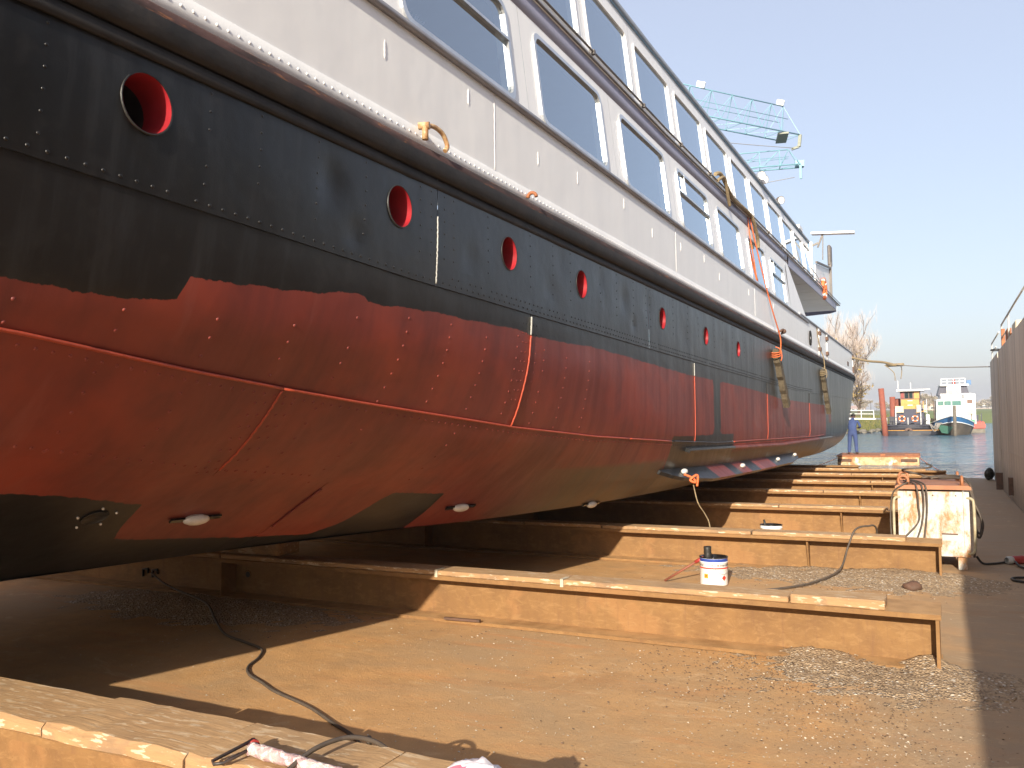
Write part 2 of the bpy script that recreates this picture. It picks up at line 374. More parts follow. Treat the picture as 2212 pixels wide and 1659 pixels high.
def single(name, mb, mats, label, cat, loc=(0, 0, 0), rz=0.0, group=None, dock=True, kind=None):
    o = obj(name, mb, mats); o.matrix_world = (MD if dock else Matrix.Identity(4)) @ Matrix.Translation(loc) @ Matrix.Rotation(rz, 4, 'Z')
    if kind: o['kind'] = kind
    if label: o['label'] = label
    if cat: o['category'] = cat
    if group: o['group'] = group
    return o
def dup(root, loc=None, rz=None, label=None, dock=True):
    r = root.copy(); COL.objects.link(r)
    if loc is not None: r.matrix_world = (MD if dock else Matrix.Identity(4)) @ Matrix.Translation(loc) @ Matrix.Rotation(rz or 0, 4, 'Z')
    if label: r['label'] = label
    for ch in list(root.children):
        c = ch.copy(); COL.objects.link(c); c.parent = r
        for g in list(ch.children):
            d = g.copy(); COL.objects.link(d); d.parent = c
    return r
def smooth_path(pts, k=8):
    P = [Vector(p) for p in pts]; out = []
    for i in range(len(P)-1):
        a, b, c, d = P[max(i-1, 0)], P[i], P[i+1], P[min(i+2, len(P)-1)]
        for j in range(k):
            t = j/k; out.append(.5*((2*b)+(c-a)*t+(2*a-5*b+4*c-d)*t*t+(3*b-a-3*c+d)*t**3))
    return out+[P[-1]]
def Mrot(loc, rx=0, ry=0, rz=0):
    return Matrix.Translation(loc) @ Matrix.Rotation(rz, 4, 'Z') @ Matrix.Rotation(ry, 4, 'Y') @ Matrix.Rotation(rx, 4, 'X')
def align(a, b):
    """matrix taking +Z to the direction a->b, origin at a"""
    a, b = Vector(a), Vector(b)
    return Matrix.Translation(a) @ (b-a).to_track_quat('Z', 'Y').to_matrix().to_4x4()

# ------------------------------------------------------------------ setting
def deck():
    mb = MB(); xs = [-15+i*.8 for i in range(21)]+[1.28]; ys = [-14+i*.8 for i in range(56)]
    vs = [(x, y, .012*math.sin(x*1.3+y*.7)*math.sin(y*.9)*(0 if y < 0 else 1)*.6) for y in ys for x in xs]; n = len(xs)
    mb.add(vs, [(j*n+i, j*n+i+1, (j+1)*n+i+1, (j+1)*n+i) for j in range(len(ys)-1) for i in range(n-1)], 0, True)
    mb.box(-15, 1.28, -14, 30, -2.4, -.03)
    return single('dock_deck', mb, 'deck', None, None, kind='structure')
deck()
wm = MB(); wm.add([(-2600, -400, 0), (2600, -400, 0), (2600, 2700, 0), (-2600, 2700, 0)], [(0, 1, 2, 3)])
single('water', wm, 'water', None, None, dock=False, kind='structure')

# dock side wall on the right
wall = thing('dock_wall', 'tall grey weathered side wall of the floating dock along the right edge', 'dock wall')
def wall_parts():
    # profile of the top: low where it stands beside the camera, 3.5 m from there on
    edges = [(-14, 2.55), (9.5, 2.6), (11, 3.5), (29.3, 3.5)]
    bps = [-14, -8, -3, 1.2, 5.4, 9.5, 11, 13, 16.5, 20, 22.4, 25.0, 25.35, 27.6, 29.3]
    def top(y):
        for (a, h0), (b, h1) in zip(edges, edges[1:]):
            if a <= y <= b: return h0+(h1-h0)*(y-a)/(b-a)
        return 3.5
    for a, b in zip(bps, bps[1:]):
        g = .006; mb = MB(); dx = .10 if abs(a-25.0) < .01 else random.uniform(0, .012)   # one narrow recess (ladder slot)
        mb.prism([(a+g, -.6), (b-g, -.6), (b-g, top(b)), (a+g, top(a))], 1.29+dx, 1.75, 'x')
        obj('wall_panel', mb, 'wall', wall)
    m = MB(); m.box(1.76, 3.4, 11.2, 29.25, 3.2, 3.49); m.box(1.76, 3.4, -14, 29.25, -.5, 2.5); obj('walkway', m, 'wall', wall)
    m = MB()
    for y, h in ((29.2, .55), (24.4, .62), (21.9, .6), (18.4, .0)):
        if h: m.tube([(1.36, y, 3.45), (1.36, y, 3.5+h)], .022, 6)
    m.tube([(1.36, 24.4, 4.12), (1.36, 17.2, 4.10)], .022, 6); m.tube([(1.36, 29.2, 4.05), (1.36, 25.6, 4.05)], .022, 6)
    m.tube([(1.36, 24.4, 3.8), (1.36, 23.0, 3.8)], .018, 6); m.tube([(1.36, 29.2, 3.78), (1.36, 27.0, 3.78)], .016, 6)
    obj('railing', m, 'grey', wall)
    m = MB(); m.box(1.34, 1.42, 24.2, 24.34, 3.5, 4.0); m.box(1.36, 1.44, 22.3, 23.1, 3.5, 3.83); obj('rusty_post', m, 'rust', wall)
    m = MB(); m.box(1.42, 2.2, 20.9, 21.9, 3.5, 3.86, bev=.02); obj('locker', m, 'tugbeige', wall)
    m = MB(); m.box(1.33, 1.7, 16.6, 17.2, 3.5, 3.95, bev=.02); obj('bollard', m, 'darkrust', wall)
    m = MB(); m.tube([(1.36+.12*math.cos(t), 27.4+.28*math.sin(t), 3.72) for t in (2*math.pi*i/14 for i in range(14))], .018, 5, closed=True); obj('valve_wheel', m, 'black', wall)
    m = MB()
    for z in np.arange(.1, 3.4, .3): m.tube([(1.33, 25.02, z), (1.33, 25.33, z)], .014, 5)
    obj('ladder', m, 'darkrust', wall)
    m = MB(); m.box(1.285, 1.30, -14, 29.2, 1.02, 1.035); obj('weld_seam', m, 'wall', wall)
    m = MB(); m.box(1.21, 1.30, 21.4, 21.62, .12, .5); m.box(1.14, 1.30, 25.0, 25.16, 0.0, .42); obj('fairlead_lug', m, 'darkrust', wall)
wall_parts()
# the dock's other side wall, beyond the ship
m = MB(); m.box(-14.8, -14.3, -14, 29.3, -.6, 3.5); single('dock_far_side', m, 'wall', None, None, kind='structure')
m = MB(); m.tube(smooth_path([(1.14, 29.0, .05), (1.08, 28.9, .18), (1.16, 28.95, .30), (1.22, 29.1, .18), (1.17, 29.2, .06)], 4), .075, 8)
single('tyre_fender', m, 'black', 'dark lumpy fender at the far foot of the dock wall by the water', 'fender')

# quay and shed of the yard on the near right (outside the picture, mirrored in the wet black paint)
m = MB(); m.box(4.6, 60, -40, 45, -2, 1.3); single('quay', m, 'trailquay', None, None, dock=False, kind='structure')
shed = thing('yard_shed', 'dark brown corrugated yard shed on the quay to the right of the dock', 'shed', (9.5, -6, 1.3), 0, dock=False)
m = MB(); n = 120
m.add([(.04*(i % 2), 20*i/n, z) for i in range(n+1) for z in (0, 7.8)], [(2*i, 2*i+1, 2*i+3, 2*i+2) for i in range(n)]); m.box(.1, 16, 0, 20, 0, 7.7); obj('wall', m, 'shedbrown', shed)
m = MB(); m.prism([(-.5, 7.75), (8, 10.2), (16.5, 7.75), (16.5, 7.95), (8, 10.4), (-.5, 7.95)], -.4, 20.4, 'y'); obj('roof', m, 'roofgrey', shed)
m = MB(); m.box(-.12, -.02, 6, 11, 0, 5.5); obj('sliding_door', m, 'darkrust', shed)

# ------------------------------------------------------------------ passenger ship: numbers below are image points on an assumed hull plane, scaled about the camera
S = 0.76
ship = thing('passenger_ship', 'white passenger ship with black and red riveted hull standing high in the dock', 'ship', (0, 0, 1.7*(1-S)))
def sobj(name, mb, mats, parent=None, fix=True): return obj(name, mb, mats, parent or ship, S, fix)
def q(x, y, z): return (x*S, y*S, z*S+1.7*(1-S))          # image-ray point -> dock coordinates, shrunk about the camera position
ZL = np.array([4.1, 3.5, 3.0, 2.5, 2.0, 1.6, 1.3, 1.0, .75, .55])
YL = np.array([-9, -6, -3, 0, 2.5, 4, 5, 6.3, 8.2, 10, 13, 16, 30.])
XT = np.array([
[-8.6]*10,
[-6.9, -7.0, -7.2, -7.4, -7.6, -7.8, -8.0, -8.2, -8.35, -8.45],
[-5.2, -5.3, -5.5, -5.8, -6.15, -6.5, -6.85, -7.2, -7.5, -7.8],
[-4.25, -4.33, -4.48, -4.74, -5.15, -5.56, -5.97, -6.45, -6.85, -7.25],
[-3.92, -3.97, -4.05, -4.2, -4.57, -4.97, -5.42, -5.92, -6.37, -6.85],
[-3.9, -3.93, -4.0, -4.12, -4.46, -4.85, -5.3, -5.8, -6.22, -6.65],
[-3.9, -3.92, -3.96, -4.06, -4.38, -4.75, -5.16, -5.65, -6.05, -6.45],
[-3.9, -3.9, -3.92, -3.99, -4.23, -4.53, -4.92, -5.4, -5.8, -6.2],
[-3.9, -3.9, -3.9, -3.93, -4.05, -4.24, -4.55, -4.95, -5.3, -5.65],
[-3.9, -3.9, -3.9, -3.9, -3.97, -4.08, -4.28, -4.58, -4.82, -5.1],
[-3.9, -3.9, -3.9, -3.9, -3.9, -3.93, -4.02, -4.16, -4.34, -4.62],
[-3.9, -3.9, -3.9, -3.9, -3.9, -3.9, -3.93, -4.02, -4.17, -4.45],
[-3.9, -3.9, -3.9, -3.9, -3.9, -3.9, -3.93, -4.02, -4.17, -4.45]])
XC = -8.6
YT = np.array([44.2, 43.4, 42.5, 41.5, 40.2, 39.3, 38.2, 36.8, 34.5, 32.0])
def slopes(x, y):
    h = np.diff(x); d = np.diff(y)/h; m = np.zeros(len(x)); m[0] = d[0]; m[-1] = d[-1]
    for i in range(1, len(x)-1):
        if d[i-1]*d[i] > 0:
            w1 = 2*h[i]+h[i-1]; w2 = h[i]+2*h[i-1]; m[i] = (w1+w2)/(w1/d[i-1]+w2/d[i])
    return m
def pev(x, y, m, xq):
    i = min(max(int(np.searchsorted(x, xq))-1, 0), len(x)-2); h = x[i+1]-x[i]; t = (xq-x[i])/h
    return (2*t**3-3*t*t+1)*y[i]+(t**3-2*t*t+t)*h*m[i]+(3*t*t-2*t**3)*y[i+1]+(t**3-t*t)*h*m[i+1]
XM = [slopes(YL, XT[:, k]) for k in range(10)]
ZR = ZL[::-1].copy(); _rc = {}
def hrow(Y):
    k = round(Y, 4)
    if k in _rc: return _rc[k]
    out = np.empty(10)
    for j in range(10):
        x = pev(YL, XT[:, j], XM[j], min(max(Y, -9), 29.9))
        if Y > YT[j]:
            L = 54.5-YT[j]-.35*(4.1-ZL[j]); t = min((Y-YT[j])/L, 1); x += (XC-x)*(1-math.sqrt(max(0, 1-t**2.2)))
        out[j] = x
    r = out[::-1].copy(); _rc[k] = (r, slopes(ZR, r)); return _rc[k]
DENT = [(4.9, 3.50, .16, .030), (5.2, 3.18, .10, .016), (6.9, 3.30, .12, .014), (8.7, 3.25, .15, .012), (11.2, 3.45, .16, .022), (11.6, 3.15, .10, .016), (12.3, 3.5, .2, .016), (14.3, 3.2, .2, .014), (10.3, 3.6, .14, .012), (17.2, 3.2, .25, .018), (5.9, 3.72, .1, .008), (9.0, 3.62, .18, .012)]
def hx(Y, z):
    r, m = hrow(Y); x = pev(ZR, r, m, min(max(z, .55), 4.1))
    for a, b, s_, d in DENT:
        if abs(Y-a) < 3*s_ and abs(z-b) < 3*s_: x -= d*math.exp(-((Y-a)**2+(z-b)**2)/(2*(s_*.7)**2))
    return x
def hn(Y, z, e=.03):
    gy = (hx(Y+e, z)-hx(Y-e, z))/(2*e); gz = (hx(Y, min(z+e, 4.1))-hx(Y, max(z-e, .55)))/(min(z+e, 4.1)-max(z-e, .55))
    n = Vector((1, -gy, -gz)); n.normalize(); return n
def hp(Y, z, off=0.):
    p = Vector((hx(Y, z), Y, z)); return p+hn(Y, z)*off if off else p
def lin(tab):
    X = [a for a, _ in tab]; V = [b for _, b in tab]; return lambda y: float(np.interp(y, X, V))
seam1 = lin([(-9, 3.08), (0, 3.09), (2.6, 3.085), (4.15, 3.03), (6, 2.95), (8.15, 2.91), (14.75, 2.83), (19, 2.79), (26.6, 2.72), (40, 2.85), (54, 3.0)])
seam2 = lin([(-9, 2.75), (0, 2.42), (2.8, 2.24), (4.05, 2.10), (5.8, 1.93), (8.3, 1.71), (10.4, 1.58), (13.4, 1.46), (16.5, 1.37), (31, 1.30), (40, 1.42), (54, 1.8)])
seam3 = lin([(-9, 2.1), (0, 1.78), (3.15, 1.59), (4.95, 1.36), (6.7, 1.19), (10, .98), (14, .85), (30, .85), (40, .95), (54, 1.3)])
redtop = lin([(-9, 2.50), (2.80, 2.48), (2.95, 2.485), (3.05, 2.46), (3.40, 2.47), (3.68, 2.50), (3.735, 2.52), (3.75, 2.65), (3.95, 2.65), (4.5, 2.67), (4.9, 2.69), (5.15, 2.74), (5.38, 2.74), (5.42, 2.71), (5.65, 2.69), (5.9, 2.71), (6.4, 2.72), (6.85, 2.71), (7.45, 2.72), (7.95, 2.72), (8.2, 2.69), (9, 2.68), (9.85, 2.70), (10.55, 2.69), (12.75, 2.63), (14.5, 2.58), (16.3, 2.57), (19.1, 2.54), (21.7, 2.48), (23.8, 2.40), (34, 2.40)])
redlow = lin([(-9, 1.9), (3.4, 1.33), (4.1, 1.23), (4.62, 1.14), (4.66, .86), (5.2, .79), (6.15, .70), (6.95, .64), (7.15, .74), (7.33, 1.04), (7.36, 1.05), (8.25, .97), (8.31, .94), (8.0, .5), (8.4, .40), (13.5, .40), (13.6, .40), (60, .40)])
redlow = lin([(-9, 1.9), (3.4, 1.33), (4.1, 1.23), (4.62, 1.14), (4.66, .86), (5.2, .79), (6.15, .70), (6.95, .64), (7.15, .74), (7.33, 1.04), (7.36, 1.05), (8.20, .98), (8.27, .60), (8.4, .40), (60, .40)])
def redsdf(Y, z):
    d = min(redtop(Y)-z, z-redlow(Y))
    def outbox(a, b, c, e): return max(a-Y, Y-b, c-z, z-e)           # > 0 outside the black patch
    d = min(d, outbox(16.30, 16.85, 1.5, 2.7))
    d = min(d, outbox(13.58, 17.98, .3, 1.53))
    if Y > 30: d = min(d, 33.6-Y) if not (34.3 < Y < 35.6 and 1.75 < z < 2.35) else .1
    if 6.95 < Y < 7.0: pass
    return max(-1, min(1, d))
def dirt_bounce(Y, z):  # lower hull mask: old dusty paint and deck bounce put into the colour
    if 13.58 < Y < 17.98: return .88-z
    return min(1.165-z, (Y-9.9)*.06 - max(0, .95-z)*0) if Y < 18 else 1.165-z
def grid_patch(mb, Ys, Zf, nv, off, holes=None):
    """surface patch of plating; Zf(Y)->(z0,z1)"""
    n = nv+1; o = len(mb.v); vs = []
    for Y in Ys:
        z0, z1 = Zf(Y)
        for j in range(n): vs.append(hp(Y, z0+(z1-z0)*j/nv, off))
    fs = []
    for i in range(len(Ys)-1):
        for j in range(nv):
            if holes and any(a <= i < b for a, b in holes): continue
            fs.append((i*n+j, (i+1)*n+j, (i+1)*n+j+1, i*n+j+1))
    mb.add(vs, fs, 0, True)
    return o, n
def ysamples(a, b, marks=()):
    out = [a]; y = a
    while y < b-1e-6:
        st = .45 if y < 1.5 else (.06 if y < 14 else (.22 if y < 31 else .35))
        nx = min(y+st, b)
        for mk in marks:
            if y+1e-6 < mk < nx-1e-6: nx = mk; break
        if b-nx < st*.3: nx = b if not any(nx-1e-6 < mk < b-1e-6 for mk in marks) else nx
        y = nx; out.append(y)
    return out
def plate_attrs(mb):
    mb.attr['red'] = [redsdf(v[1], v[2]) for v in mb.v]; mb.attr['dirt_bounce'] = [dirt_bounce(v[1], v[2]) for v in mb.v]
def rim(mb, o, n, cols, off):
    """turn the free edges of a patch inwards so each plate shows its thickness"""
    def strip(idx):
        P = [Vector(mb.v[o+i]) for i in idx]; Q = [p-hn(p.y, min(max(p.z, .56), 4.1))*.02 for p in P]
        k = len(P); mb.add(P+Q, [(i, i+1, k+i+1, k+i) for i in range(k-1)], 0)
    strip([i*n for i in range(cols)]); strip([i*n+n-1 for i in range(cols)]); strip(range(n)); strip([(cols-1)*n+j for j in range(n)])
PORTS = [(-2.0, 3.58), (.7, 3.56), (3.30, 3.54), (5.75, 3.51), (7.70, 3.47), (9.65, 3.44), (13.0, 3.39), (15.75, 3.36), (18.55, 3.33)]
PR = .165
ZB0, ZB1 = 3.125, 3.785
def strake(za, zb, off, butts):
    for a, b in zip(butts, butts[1:]):
        mb = MB(); g = .004; Ys = ysamples(a+g, b-g); hgt = za(a)-zb(a)
        nv = max(4, int(hgt/(.06 if a < 14 else .14)))
        o, n = grid_patch(mb, Ys, lambda Y: (zb(Y), za(Y)), nv, off); rim(mb, o, n, len(Ys), off)
        plate_attrs(mb); sobj('hull_plate', mb, 'hull', fix=False)
def top_strake(off, butts):
    for a, b in zip(butts, butts[1:]):
        mb = MB(); g = .004; ports = [p for p in PORTS if a < p[0] < b]; hw = (ZB1-ZB0)/2
        marks = sorted(sum(([p[0]-hw, p[0]+hw] for p in ports), [])); Ys = ysamples(a+g, b-g, marks)
        grid_patch(mb, Ys, lambda Y: (seam1(Y), ZB0), 4, off); grid_patch(mb, Ys, lambda Y: (ZB1, 4.08), 6, off)
        holes = []
        for p in ports:
            i0 = min(range(len(Ys)), key=lambda i: abs(Ys[i]-(p[0]-hw))); i1 = min(range(len(Ys)), key=lambda i: abs(Ys[i]-(p[0]+hw))); holes.append((i0, i1))
        NB = 10; grid_patch(mb, Ys, lambda Y: (ZB0, ZB1), NB, off, holes)
        for (i0, i1), p in zip(holes, ports):
            zs = [ZB0+(ZB1-ZB0)*j/NB for j in range(NB+1)]
            per = [(Ys[i], ZB0) for i in range(i0, i1)]+[(Ys[i1], z) for z in zs[:-1]]+[(Ys[i], ZB1) for i in range(i1, i0, -1)]+[(Ys[i0], z) for z in zs[:0:-1]]
            k = len(per); rings = []
            for r in (None, PR*1.16, PR*1.07, PR):
                ring = []
                for (y, z) in per:
                    if r is None: ring.append(hp(y, z, off))
                    else:
                        t = math.atan2(z-p[1], y-p[0]); ring.append(hp(p[0]+r*math.cos(t), p[1]+r*math.sin(t), off))
                rings.append(ring)
            vs = [v for g_ in rings for v in g_]
            mb.add(vs, [(u*k+i, u*k+(i+1) % k, (u+1)*k+(i+1) % k, (u+1)*k+i) for u in range(3) for i in range(k)], 0, True)
        # lower lap edge
        P = [hp(Y, seam1(Y), off) for Y in Ys]; Q = [hp(Y, seam1(Y), -.01) for Y in Ys]; k = len(P)
        mb.add(P+Q, [(k+i, k+i+1, i+1, i) for i in range(k-1)], 0)
        plate_attrs(mb); sobj('hull_plate', mb, 'hull', fix=False)
top_strake(.014, [-8.9, -3, 1.8, 6.32, 12.3, 20.2, 27, 33, 39, 46, 54.3])
strake(seam1, seam2, .0, [-8.9, -2, 2.2, 8.22, 14.88, 21.83, 29.3, 36, 43, 54.2])
strake(seam2, seam3, .013, [-8.9, -1, 4.9, 11.6, 17.6, 24.5, 32, 40, 53.5])
strake(seam3, lambda Y: .56, .0, [-8.9, -1, 6.27, 13.2, 20, 28, 38, 53])
def far_side():
    mb = MB(); Ys = [-8.9, -6, -3, 0, 3, 6, 10, 14, 20, 30, 36, 40, 44, 47, 50, 52.5, 54.2]; Zs = [4.1, 3.5, 3, 2.5, 2, 1.6, 1.3, 1, .75, .56]
    vs = [(2*XC-hx(Y, z), Y, z) for Y in Ys for z in Zs]+[(hx(Y, .56), Y, .56) for Y in Ys]; n = len(Zs); k = len(Ys)
    mb.add(vs, [(i*n+j, (i+1)*n+j, (i+1)*n+j+1, i*n+j+1) for i in range(k-1) for j in range(n-1)]+[(i*n+n-1, (i+1)*n+n-1, k*n+i+1, k*n+i) for i in range(k-1)], 0, True)
    plate_attrs(mb); sobj('hull_bottom', mb, 'hull')
far_side()
# porthole wells and rims
for y, z in PORTS:
    x = hx(y, z); M = Mrot((x+.014, y, z), 0, math.pi/2, 0)
    mb = MB(); mb.lathe([(PR*1.0, .004), (PR, -.10), (PR*.97, -.22)], 28, 0, M); mb.lathe([(PR*.97, -.22), (PR*.96, -.7)], 28, 1, M)
    mb.lathe([(PR*.96, -.7), (.001, -.7)], 28, 1, M)
    w = sobj('porthole', mb, ['portred', 'black'])
    mb = MB(); mb.lathe([(PR*1.07, -.004), (PR*1.065, .006), (PR*1.03, .007), (PR*1.0, .002)], 28, 0, M); sobj('porthole_rim', mb, 'black', w)
# weld beads that stand proud of the plating
def weld(name, pts, r=.011, mt='hull', off=.012):
    mb = MB(); mb.tube([hp(y, z, off) for y, z in pts], r, 6)
    if mt == 'hull': plate_attrs(mb)
    sobj(name, mb, mt)
def vline(Y, z0, z1, n=24): return [(Y+.004*math.sin(9*i), z0+(z1-z0)*i/n) for i in range(n+1)]
weld('weld_seam', vline(6.32, seam1(6.32)+.02, 3.55), .008, 'glintweld', .014)
for Y in (8.22, 14.88, 21.83, 29.3):
    r_ = .010 if Y < 10 else .009
    weld('weld_seam', vline(Y, seam2(Y), redtop(Y)-.01), r_, 'glintbead'); weld('weld_seam', vline(Y, redtop(Y), seam1(Y)-.03), r_, 'glintweld' if Y < 16 else 'hull')
weld('weld_seam', vline(4.9, seam3(4.9)+.05, seam2(4.9)-.01), .009, 'glintbead', .016); weld('weld_seam', [(6.27+.0, z) for z in np.linspace(.8, 1.17, 10)], .009)
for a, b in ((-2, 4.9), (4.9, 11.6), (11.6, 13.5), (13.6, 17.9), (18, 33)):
    weld('seam_bead', [(y, seam2(y)+.004) for y in np.linspace(a, b, int((b-a)*8))], .0125, 'glintbead' if a != 13.6 else 'hull', .016)
# rivets (a few thousand small heads): one mass
def rivets():
    mb = MB(); mw = MB()
    def head(m_, c, n, r):
        x = n.orthogonal().normalized(); y = n.cross(x); k = 7; vs = []
        for rr_, h in ((1, -.1), (.85, .28), (.45, .46)): vs += [c+r*(rr_*(math.cos(2*math.pi*j/k)*x+math.sin(2*math.pi*j/k)*y)+h*n) for j in range(k)]
        vs.append(c+r*.5*n); fs = [(u*k+j, u*k+(j+1) % k, (u+1)*k+(j+1) % k, (u+1)*k+j) for u in range(2) for j in range(k)]+[(2*k+j, 2*k+(j+1) % k, 3*k) for j in range(k)]
        m_.add(vs, fs, 0, True)
    def at(y, z, off, r=.016):
        if random.random() < .96: head(mb, hp(y, z, off), hn(y, z), r)
    for y in np.arange(1.5, 30, .105):
        at(y, seam1(y)+.045, .014, .0125)
        if y > 6.5: at(y+.05, seam1(y)+.105, .014, .012)
        at(y, seam2(y)-.055, .013, .0135)
        if y < 6: at(y, seam3(y)+.05, .013, .014)
    for y, z0, z1 in [(2.75, 1.7, 2.45), (3.38, 1.6, 2.46), (4.05, 1.5, 2.62), (4.72, 2.1, 2.66), (5.35, 1.3, 2.68), (6.0, 1.25, 2.68), (6.65, 1.95, 2.68), (7.3, 1.2, 2.68), (7.95, 1.85, 2.66), (8.6, 1.75, 2.65), (9.2, 1.7, 2.6), (9.9, 1.7, 2.6)]:
        for z in np.arange(z0, z1, .115):
            if seam2(y)-.09 < z < seam2(y)+.02: continue
            at(y, z, .013 if z < seam2(y) else 0., .0135)
    for y in (2.7, 3.75, 4.18, 4.75, 5.3, 6.05, 6.22, 6.44, 6.6, 7.25, 8.2, 8.8, 9.3, 10.3, 10.9, 11.6, 12.2, 12.4, 13.6, 14.5, 15.2, 16.4, 17.1, 18, 19.2):
        for z in np.arange(3.2, 3.86, .11):
            if all(math.hypot(y-p[0], z-p[1]) > PR*1.35 for p in PORTS): at(y, z, .014, .0105)
    for dy in (-.16, -.08, .08, .16):
        for z in np.arange(1.40, 1.97, .085): at(4.9+dy*1.1, z, .013, .014)
        for z in np.arange(2.0, 2.85, .1): at(8.22+dy, z, 0., .010)
    plate_attrs(mb); o = sobj('rivets', mb, 'hull', fix=False); o['kind'] = 'stuff'
    for y in np.arange(1.2, 24, .092):
        head(mw, Vector((hx(y, 4.1)+.011, y, 4.185)), Vector((1, 0, 0)), .012)
    o = sobj('white_rivets', mw, 'white', fix=False); o['kind'] = 'stuff'
rivets()

# ---- rubbing strake, doubler, superstructure
def sweep(name, prof, Ys, mats, mis, zf=None, xf=None, parent=None):
    """prof: (outward, z) points swept along the deck line"""
    mb = MB(); n = len(prof); vs = []
    for Y in Ys:
        nn = hn(Y, 4.0); nn.z = 0; nn.normalize(); base = Vector((hx(Y, 4.1) if xf is None else xf(Y), Y, 0)); dz = zf(Y) if zf else 0
        if xf is not None: nn = Vector((1, 0, 0))
        vs += [base+nn*a+Vector((0, 0, b+dz)) for a, b in prof]
    o = 0
    mb.v += [tuple(v) for v in vs]
    for i in range(len(Ys)-1):
        for j in range(n): mb.f.append([i*n+j, (i+1)*n+j, (i+1)*n+(j+1) % n, i*n+(j+1) % n]); mb.mi.append(mis[j]); mb.sm.append(True)
    mb.f.append(list(range(n))[::-1]); mb.mi.append(mis[0]); mb.sm.append(False)
    mb.f.append(list(range((len(Ys)-1)*n, len(Ys)*n))); mb.mi.append(mis[0]); mb.sm.append(False)
    return sobj(name, mb, mats, parent)
YD = list(np.arange(-8.5, 44, .5))+list(np.arange(44, 54, .35))
pr = [(.0, 3.885), (.04, 3.88), (.062, 3.91), (.075, 3.96), (.078, 4.02), (.066, 4.075), (.035, 4.10), (.0, 4.105)]
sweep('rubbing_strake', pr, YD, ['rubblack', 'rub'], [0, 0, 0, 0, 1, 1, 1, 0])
sweep('doubler_strip', [(.0, 3.785), (.021, 3.789), (.021, 3.87), (.0, 3.87)], YD, 'rubblack', [0]*4)
def xw(Y, z): return hx(min(Y, 60), 4.1)-.115*max(0, z-5.0)
def sh(Y): return .0165*max(0, Y-14)
Y_END = 26.3
sweep('riveted_lap_strip', [(.0, 4.10), (.011, 4.102), (.011, 4.25), (.0, 4.252)], [y for y in YD if y < 47], 'white', [0]*4)
LOW = [(3.0, 5.05), (5.85, 7.92), (8.64, 10.73), (11.52, 13.68), (14.47, 16.61), (17.42, 19.57), (20.52, 22.61), (23.5, 25.58)]
LZ0, LZ1 = 5.145, 6.19
def wallgrid(mb, Y0, Y1, z0, z1, P, ny=None, nz=3, mi=0):
    ny = ny or max(1, int((Y1-Y0)/.5)); vs = [P(Y0+(Y1-Y0)*i/ny, z0+(z1-z0)*j/nz) for i in range(ny+1) for j in range(nz+1)]; n = nz+1
    mb.add(vs, [(i*n+j, (i+1)*n+j, (i+1)*n+j+1, i*n+j+1) for i in range(ny) for j in range(nz)], mi)
def rrect(y0, y1, z0, z1, r, k=5):
    pts = []
    for cy, cz, a0 in ((y1-r, z1-r, 0), (y0+r, z1-r, 90), (y0+r, z0+r, 180), (y1-r, z0+r, 270)):
        pts += [(cy+r*math.cos(R(a0+90*i/k)), cz+r*math.sin(R(a0+90*i/k))) for i in range(k+1)]
    return pts
def pane_wall(mb, a, b, z0, z1, hole, P, mi=0):
    """a rectangle of wall with a rounded opening"""
    k = len(hole); out = []
    cy = sum(p[0] for p in hole)/k; cz = sum(p[1] for p in hole)/k
    hy0, hy1 = min(p[0] for p in hole), max(p[0] for p in hole); hz0, hz1 = min(p[1] for p in hole), max(p[1] for p in hole)
    for y, z in hole:
        u = 2*(y-cy)/(hy1-hy0); v = 2*(z-cz)/(hz1-hz0); m_ = max(abs(u), abs(v)); u /= m_; v /= m_
        out.append(((a+b)/2+u*(b-a)/2, (z0+z1)/2+v*(z1-z0)/2))
    # exact corners
    for cyy, czz in ((b, z1), (a, z1), (a, z0), (b, z0)):
        i = min(range(k), key=lambda i: (out[i][0]-cyy)**2+(out[i][1]-czz)**2); out[i] = (cyy, czz)
    vs = [P(*p) for p in hole]+[P(*p) for p in out]
    mb.add(vs, [(k+i, k+(i+1) % k, (i+1) % k, i) for i in range(k)], mi)
def bulwark():
    PW = lambda Y, z: Vector((hx(Y, 4.1)+(.003 if Y > 28 else 0), Y, z))
    bp = [-8.4, -4, .2, 7.43, 13.9, 20.6, 27.2, 32.1, 34.45, 40, 45.0]
    for a, b in zip(bp, bp[1:]):
        mb = MB(); g = .003; wallgrid(mb, a+g, b-g, 4.10, 5.06 if b < 30 else 5.14, PW, max(2, int((b-a)/.35)), 5)
        if a > 28:  # free standing forward: give it thickness
            v0 = len(mb.v); wallgrid(mb, a+g, b-g, 4.10, 5.14, lambda Y, z: PW(Y, z)-Vector((.06, 0, 0)), max(2, int((b-a)/.35)), 5)
        o = sobj('side_plate', mb, 'white')
    mb = MB(); mb.tube([PW(45.0, 4.12), PW(45.0, 5.14)], .03, 6); sobj('bulwark_end', mb, 'white')
    mb = MB(); Ys = [27.6+.5*i for i in range(34)]+[44.7, 45.0]
    mb.tube([PW(y, 5.15+(0 if y < 43.5 else -.02*(y-43.5)**2)) for y in Ys], .045, 8); sobj('cap_rail', mb, 'sill')
bulwark()
sweep('sill_strip', [(.0, 5.035), (.05, 5.04), (.055, 5.085), (.0, 5.12)], [y for y in np.arange(-8.4, 29.5, .5)]+[29.6], 'sill', [0]*4)
def P1(Y, z): return Vector((xw(Y, z), Y, z+(sh(Y) if z > 6.3 else 0)))
